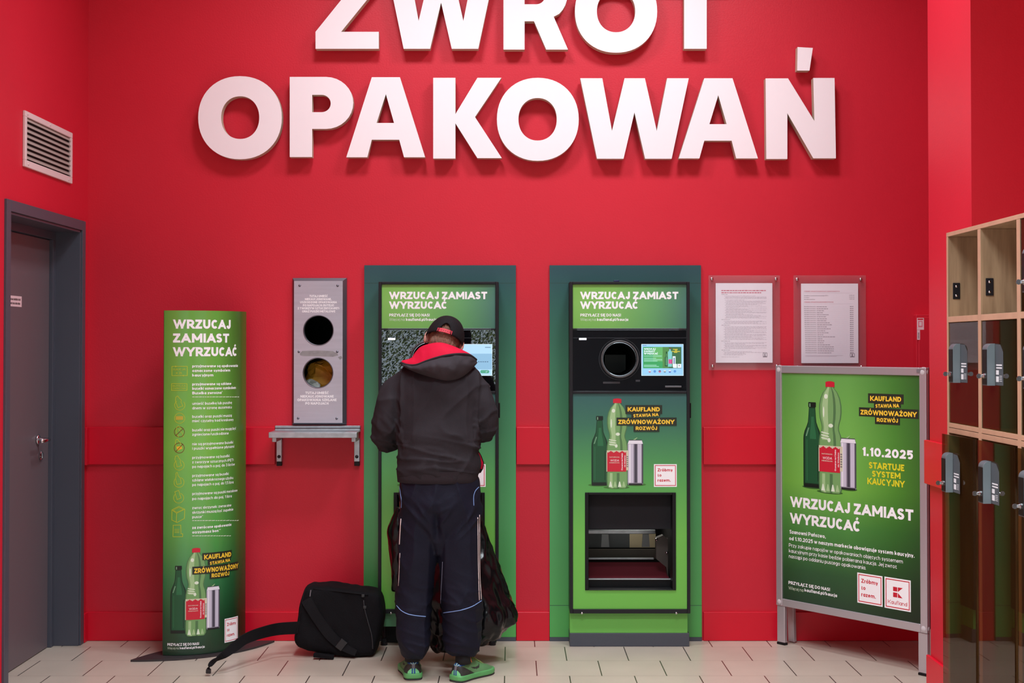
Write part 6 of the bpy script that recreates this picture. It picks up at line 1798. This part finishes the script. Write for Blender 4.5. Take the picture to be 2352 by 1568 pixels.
    # hood: red lining climbing round the nape, charcoal pouch hanging behind
    Yb = YS - .10
    rim = [(921, 833, 6.13), (936, 838, 6.10), (956, 838, 6.075), (980, 829, 6.06), (1005, 821, 6.05), (1030, 815.5, 6.05), (1055, 813, 6.07), (1078, 815, 6.11), (1094, 826, 6.16)]
    top = [(926, 829, 6.16), (946, 822, 6.17), (953, 810, 6.19), (966, 795, 6.185), (988, 787.5, 6.155), (1012, 785.5, 6.145), (1036, 793, 6.165), (1056, 803, 6.19), (1078, 813.5, 6.18)]
    low = [(922, 836, 6.135), (938, 846, 6.105), (958, 855, 6.08), (980, 863, 6.07), (1005, 870, 6.065), (1030, 874, 6.065), (1056, 868, 6.075), (1078, 852, 6.10), (1096, 832, 6.155)]
    def curve(c): return [seen(p[0], p[1], p[2]) for p in spline([tuple(map(float, q)) for q in c], 5)]
    Rm, Tp, Lw = curve(rim), curve(top), curve(low); n = len(Rm)
    def sheet(rows_, name, mat, th=.006, par=h):
        vs = [p for r_ in rows_ for p in r_]; fs = [(i * n + j, i * n + j + 1, (i + 1) * n + j + 1, (i + 1) * n + j) for i in range(len(rows_) - 1) for j in range(n - 1)]
        o = MB().add(vs, fs).build(name, mat, par, smooth=True)
        md = o.modifiers.new('t', 'SOLIDIFY'); md.thickness = th; md.offset = 0
        md = o.modifiers.new('s', 'SUBSURF'); md.levels = 1; md.render_levels = 2
        return o
    rows_ = []
    for i in range(7):
        f_ = i / 6; bl = sin(pi * f_)
        rows_.append([Tp[k].lerp(Rm[k], f_) + V((0, -.016 * bl + .004 * noise.noise(V((k * .45, f_ * 2, 3))), .004 * bl)) for k in range(n)])
    ins = [p + V((0, .03, -.03)) for p in Tp]
    rows_ = [ins] + rows_ + [[p + V((0, -.002, -.004)) for p in Rm]]
    sheet(rows_, 'hood_lining', mLine)
    rows_ = []
    for i in range(10):
        f_ = i / 9; bl = sin(pi * min(f_ * 1.05, 1)) ** .8
        rows_.append([Rm[k].lerp(Lw[k], f_) + V((0, -(.045 * sin(pi * k / (n - 1)) ** .7) * bl + .011 * noise.noise(V((k * .30, f_ * 2.6, 8))) + .005 * noise.noise(V((k * .7, f_ * 6, 3))), -.004 * bl)) for k in range(n)])
    ends = [p + V((0, .035, .004)) for p in Lw]
    sheet([[p + V((0, .006, -.006)) for p in Rm], ] + rows_ + [ends], 'hood', mHood2)
    # rolled hem along the hood edge
    MB().tube([p + V((0, -.006, 0)) for p in Rm], .0055, 8).build('hood_hem', mHood, h, smooth=True)
    # seam down the middle of the hood
    return h
hoodie()

# trousers
mTr = M('navy_nylon', (23, 24, 38), .62, spec=.14, bump=.12, bscale=260)
def trousers():
    mb = MB()
    pel = [(1085, 1007, 86, .115), (1105, 1008, 92, .122), (1150, 1009, 94, .132), (1190, 1010, 93, .122), (1208, 1010, 74, .112), (1228, 1010, 40, .098), (1250, 1009, 18, .085), (1270, 1008, 6, .07)]
    mb.loft([oval(r_[1], YH, r_[0], r_[2], r_[3]) for r_ in spline(pel, 4)])
    for rows in ([(1160, 958, 41, .11), (1210, 962, 46, .108), (1260, 961, 46, .104), (1310, 956, 43, .10), (1360, 951, 42, .096), (1400, 949, 41.5, .096), (1440, 949, 41, .094), (1475, 950, 39.5, .09), (1490, 951.5, 36.5, .084), (1500, 952, 30, .07), (1507, 952, 23, .055)],
                 [(1160, 1060, 42, .11), (1210, 1057, 49, .108), (1260, 1055.5, 51, .104), (1310, 1058, 48, .10), (1360, 1060, 47, .097), (1400, 1062, 45.5, .096), (1440, 1061.5, 43, .094), (1475, 1061, 41, .09), (1488, 1061, 38.5, .084), (1497, 1062, 33, .07), (1504, 1063, 26, .055)]):
        mb.loft([oval(r_[1], YH + .004, r_[0], r_[2], r_[3], 36, 2.1) for r_ in spline(rows, 4)])
    zc = seen(1000, 1180, YH).z; zk = seen(1000, 1400, YH).z; za = seen(1000, 1490, YH).z
    def disp(p, n):
        def ridge(q_, sh): return (1 - min(abs(noise.noise(q_)) * sh, 1)) ** 2
        xr = p.x - body_root.x
        d_ = .009 * (ridge(V((p.x * 9 + 2, p.y * 6 + 5, p.z * 3.2)), 2.6) - .4)
        w = math.exp(-((p.z - zc) / .08) ** 2)
        d_ += .010 * w * (ridge(V((p.x * 6, p.y * 4, p.z * 16 - abs(xr) * 14)), 2.8) - .35)
        wk = math.exp(-((p.z - zk) / .14) ** 2) * .7 + math.exp(-((p.z - za) / .05) ** 2)
        d_ += .0075 * wk * (ridge(V((p.x * 7, p.y * 7, p.z * 20 + xr * 8)), 2.8) - .35)
        d_ += .003 * noise.noise(p * 15)
        # cleft of the seat
        if p.y < YH and p.z > zc - .12: d_ -= .028 * math.exp(-((p.x - (body_root.x - .004)) / .016) ** 2) * min(max((zc + .06 - p.z) / .1, 0), 1) * min(max((p.z - zc + .12) / .06, 0), 1)
        return d_
    me = fused(mb, .0065, 5, disp); me.name = 'trousers'
    t = link_mesh('trousers', me, mTr, PERSON)
    bvh = BVHTree.FromPolygons([v.co + PO for v in me.vertices], [tuple(p.vertices) for p in me.polygons])
    def on(px, py, lift=.0006):
        d_ = ray(px, py).normalized(); h_ = bvh.ray_cast(V((0, 0, EYE)), d_)
        for s in range(1, 14):
            if h_[0] is not None: break
            d_ = ray(px + (1008 - px) * .004 * s, py).normalized(); h_ = bvh.ray_cast(V((0, 0, EYE)), d_)
        return h_[0] - d_ * lift if h_[0] is not None else None
    mPb = M('piping_blue', (120, 150, 205), .5); mPw = M('piping_cream', (240, 214, 210), .5)
    def pipe(pts, r_, mat, k=6):
        P = [on(*p) for p in [tuple(q) for q in spline([tuple(map(float, p)) for p in pts], k)]]
        P = [p for p in P if p is not None]
        MB().tube(P, r_, 6).build('piping', mat, t, smooth=True)
    pipe([(911, 1390), (922, 1402), (938, 1410), (960, 1414), (978, 1415.5)], .0019, mPb); pipe([(1018, 1407), (1040, 1404), (1062, 1400), (1085, 1392), (1106, 1379)], .0019, mPb)
    pipe([(917.5, 1116), (920, 1135), (922, 1150), (921.5, 1166)], .0017, mPb); pipe([(1100, 1118), (1092, 1127), (1088, 1140), (1088.5, 1161)], .0017, mPb)
    pipe([(921, 1191), (919, 1220), (917.5, 1250)], .0022, mPw); pipe([(918.5, 1270), (917, 1310), (915, 1345)], .0012, mPw)
    pipe([(1097.5, 1188), (1098, 1240), (1098.5, 1300), (1101, 1378)], .0021, mPw, 10); pipe([(1101.5, 1182), (1101.5, 1240), (1102, 1310), (1105.5, 1376)], .0017, mPw, 10)
    pipe([(1016.5, 1290), (1014.5, 1330), (1012.5, 1370), (1011, 1412)], .0011, M('piping_grey', (130, 130, 150), .5))
    return t
trousers()

# shoes
def shoe(name, heel_px, ang, flip):
    """heel_px: (x, y of sole at the heel); ang: heading of the toe, 0 = away from the viewer, positive to the viewer's right"""
    d0 = ray(*heel_px); s = -EYE / d0.z; H = V((d0.x * s, d0.y * s, 0))
    fwd = V((sin(R(ang)), cos(R(ang)), 0)); sd = V((cos(R(ang)), -sin(R(ang)), 0))
    KL = .80
    def P(l, w, z): return H + fwd * (l * KL) + sd * w + V((0, 0, z))
    mG = M('shoe_green', (92, 138, 92), .5, var=.12, vscale=18); mSole = M('sole_green', (90, 166, 98), .45, var=.1, vscale=30); mD = M('shoe_dark', (44, 46, 42), .6, var=.35, vscale=60)
    mO = M('outsole_dark', (52, 48, 50), .7); mBl = M('shoe_blue', (36, 84, 150), .5); mMint = M('shoe_mint', (124, 212, 146), .5)
    # (length, half width, top height, centre shift)
    rows = [(.0, .026, .070, 0), (.012, .036, .082, 0), (.04, .040, .088, 0), (.075, .040, .090, 0), (.11, .041, .094, 0), (.14, .042, .088, .002), (.18, .046, .068, .004), (.22, .049, .054, .006), (.26, .044, .044, .008), (.285, .030, .034, .010), (.297, .012, .026, .010)]
    f = spline(rows, 18)
    rings = []
    for l, w, ht, c in f:
        r_ = []
        for k in range(140):
            t_ = 2 * pi * k / 140; cs, sn = cos(t_), sin(t_)
            ww = w * abs(cs) ** .75 * (1 if cs > 0 else -1) * (1 - .22 * max(sn, 0)); zz = .022 + (ht - .022) * max(sn, 0) ** .8 - .004 * max(-sn, 0)
            r_.append(P(l, c * flip + ww, zz))
        rings.append(r_)
    h0 = rings[0]; cc = sum(h0, V((0, 0, 0))) / len(h0)
    rings = [[cc + (p - cc) * s_ - fwd * (.006 * (1 - s_ * s_)) for p in h0] for s_ in [i / 14 for i in range(1, 14)]] + rings
    up = MB().loft(rings)
    u = up.build(name, mG, PERSON, smooth=True)
    def solep(rows_, z0, z1, nm, mat):
        f_ = spline(rows_, 4); L_ = [P(l, c * flip - w, 0) for l, w, c in f_]; Rr = [P(l, c * flip + w, 0) for l, w, c in f_][::-1]
        o_ = L_ + Rr; cc = sum(o_, V((0, 0, 0))) / len(o_)
        rg = [[V((p.x, p.y, z0)) for p in o_], [cc + (V((p.x, p.y, z0 + (z1 - z0) * .5)) - cc) * 1.015 for p in o_], [V((p.x, p.y, z1)) for p in o_]]
        rg[1] = [V((p.x, p.y, z0 + (z1 - z0) * .5)) for p in rg[1]]
        return MB().loft(rg).build(nm, mat, u, bevel=.005 if z1 - z0 > .01 else .001, seg=3, angle=60)
    so = [(-.014, .012, 0), (-.010, .026, 0), (.002, .037, 0), (.03, .043, 0), (.09, .043, 0), (.15, .046, .003), (.21, .053, .006), (.25, .051, .008), (.28, .040, .01), (.298, .026, .01), (.305, .010, .01)]
    solep(so, .0062, .030, 'midsole', mSole)
    solep([(l, w * .97, c) for l, w, c in so], .0008, .006, 'outsole', mO)
    # coloured panels of the upper
    me = u.data; off = V(ORG[u.name])
    for m_ in (mD, mMint, mBl, M('badge_grey', (112, 114, 122), .4), M('tab_pale', (170, 214, 190), .5)): me.materials.append(m_)
    mark = [(.080, .060), (.100, .050), (.128, .044), (.150, .047), (.165, .066), (.146, .057), (.120, .054)]
    def inside(x, y, pl):
        r_ = False
        for i in range(len(pl)):
            (x1, y1), (x2, y2) = pl[i], pl[i - 1]
            if (y1 > y) != (y2 > y) and x < (x2 - x1) * (y - y1) / (y2 - y1) + x1: r_ = not r_
        return r_
    for p in me.polygons:
        c_ = p.center + off - H; l, w_, z = c_.dot(fwd) / KL, c_.dot(sd), c_.z
        mi = 0
        if l < .11 and z < .079 - l * .46: mi = 1
        if l < .03 and (w_ / .027) ** 2 + ((z - .028) / .026) ** 2 < 1:
            mi = 2
            if .0018 < abs(w_) < .0085: mi = 3
        elif l < .03 and abs(w_) < .0065 and z < .071: mi = 4
        elif l < .03 and z > .071 and (abs(w_) < .0022 or abs(abs(w_) - (.006 + (z - .071) * 1.2)) < .0026): mi = 5
        elif l < .04 and z > .071: mi = 3
        if inside(l, z, mark) and abs(w_) > .02: mi = 1
        p.material_index = mi
    # sock
    tube3(MB(), [(P(.066, 0, .075), .036, .05), (P(.068, 0, .10), .036, .048), (P(.068, 0, .135), .036, .046)], 20).build('sock', M('sock_black', (18, 18, 20), .9), u, smooth=True)
    # laces over the instep
    mL = M('lace_olive', (120, 138, 70), .7)
    for i in range(4):
        l0 = .125 + .024 * i; zt_ = lerp_rows([(r_[0], r_[2]) for r_ in rows], l0)[0]
        MB().tube(spline([P(l0, -.026, zt_ - .010), P(l0 + .012, 0, zt_ + .003), P(l0 + .02, .026, zt_ - .012)], 5), .0024, 6).build('lace', mL, u, smooth=True)
    MB().tube(spline([P(.088, .036, .080), P(.080, .034, .100), P(.09, .032, .118)], 5), .002, 6).build('lace_end', M('lace_orange', (214, 110, 60), .6), u, smooth=True)
    return u
shoe('shoe', (949.5, 1561), -8, -1)
shoe('shoe', (1047, 1565.5), 36, 1)

# ------------------------------------------------------------------ greenery outside the entrance
def hedge(name, cx_, cy_, hw, hd_, h, seed, label):
    rnd = random.Random(seed); mb = MB()
    for i in range(20000):
        p = V((cx_ + rnd.uniform(-hw, hw), cy_ + rnd.uniform(-hd_, hd_), h * rnd.random() ** .8))
        n = V((rnd.gauss(0, 1), rnd.gauss(0, 1), rnd.gauss(.4, 1))).normalized(); a_ = n.orthogonal().normalized(); b_ = n.cross(a_); s = rnd.uniform(.014, .045)
        mb.add([p - a_ * s, p + b_ * s * .45, p + a_ * s, p - b_ * s * .45], [(0, 1, 2, 3)], rnd.choice((0, 0, 1, 2)))
    o = mb.build(name, [M('leaf_green', (150, 164, 100), .6), M('leaf_dark', (84, 100, 66), .6), M('leaf_pale', (216, 216, 160), .6)], origin=(cx_, cy_, 0))
    tag(o, label, 'hedge', None, 'stuff')
hedge('hedge', -1.9, -11, 1.7, .8, 2.7, 5, 'leafy green hedge outside the entrance')
hedge('hedge', 1.2, -12, 1.0, .6, 1.4, 8, 'low leafy green hedge outside the entrance, beside the taller one')
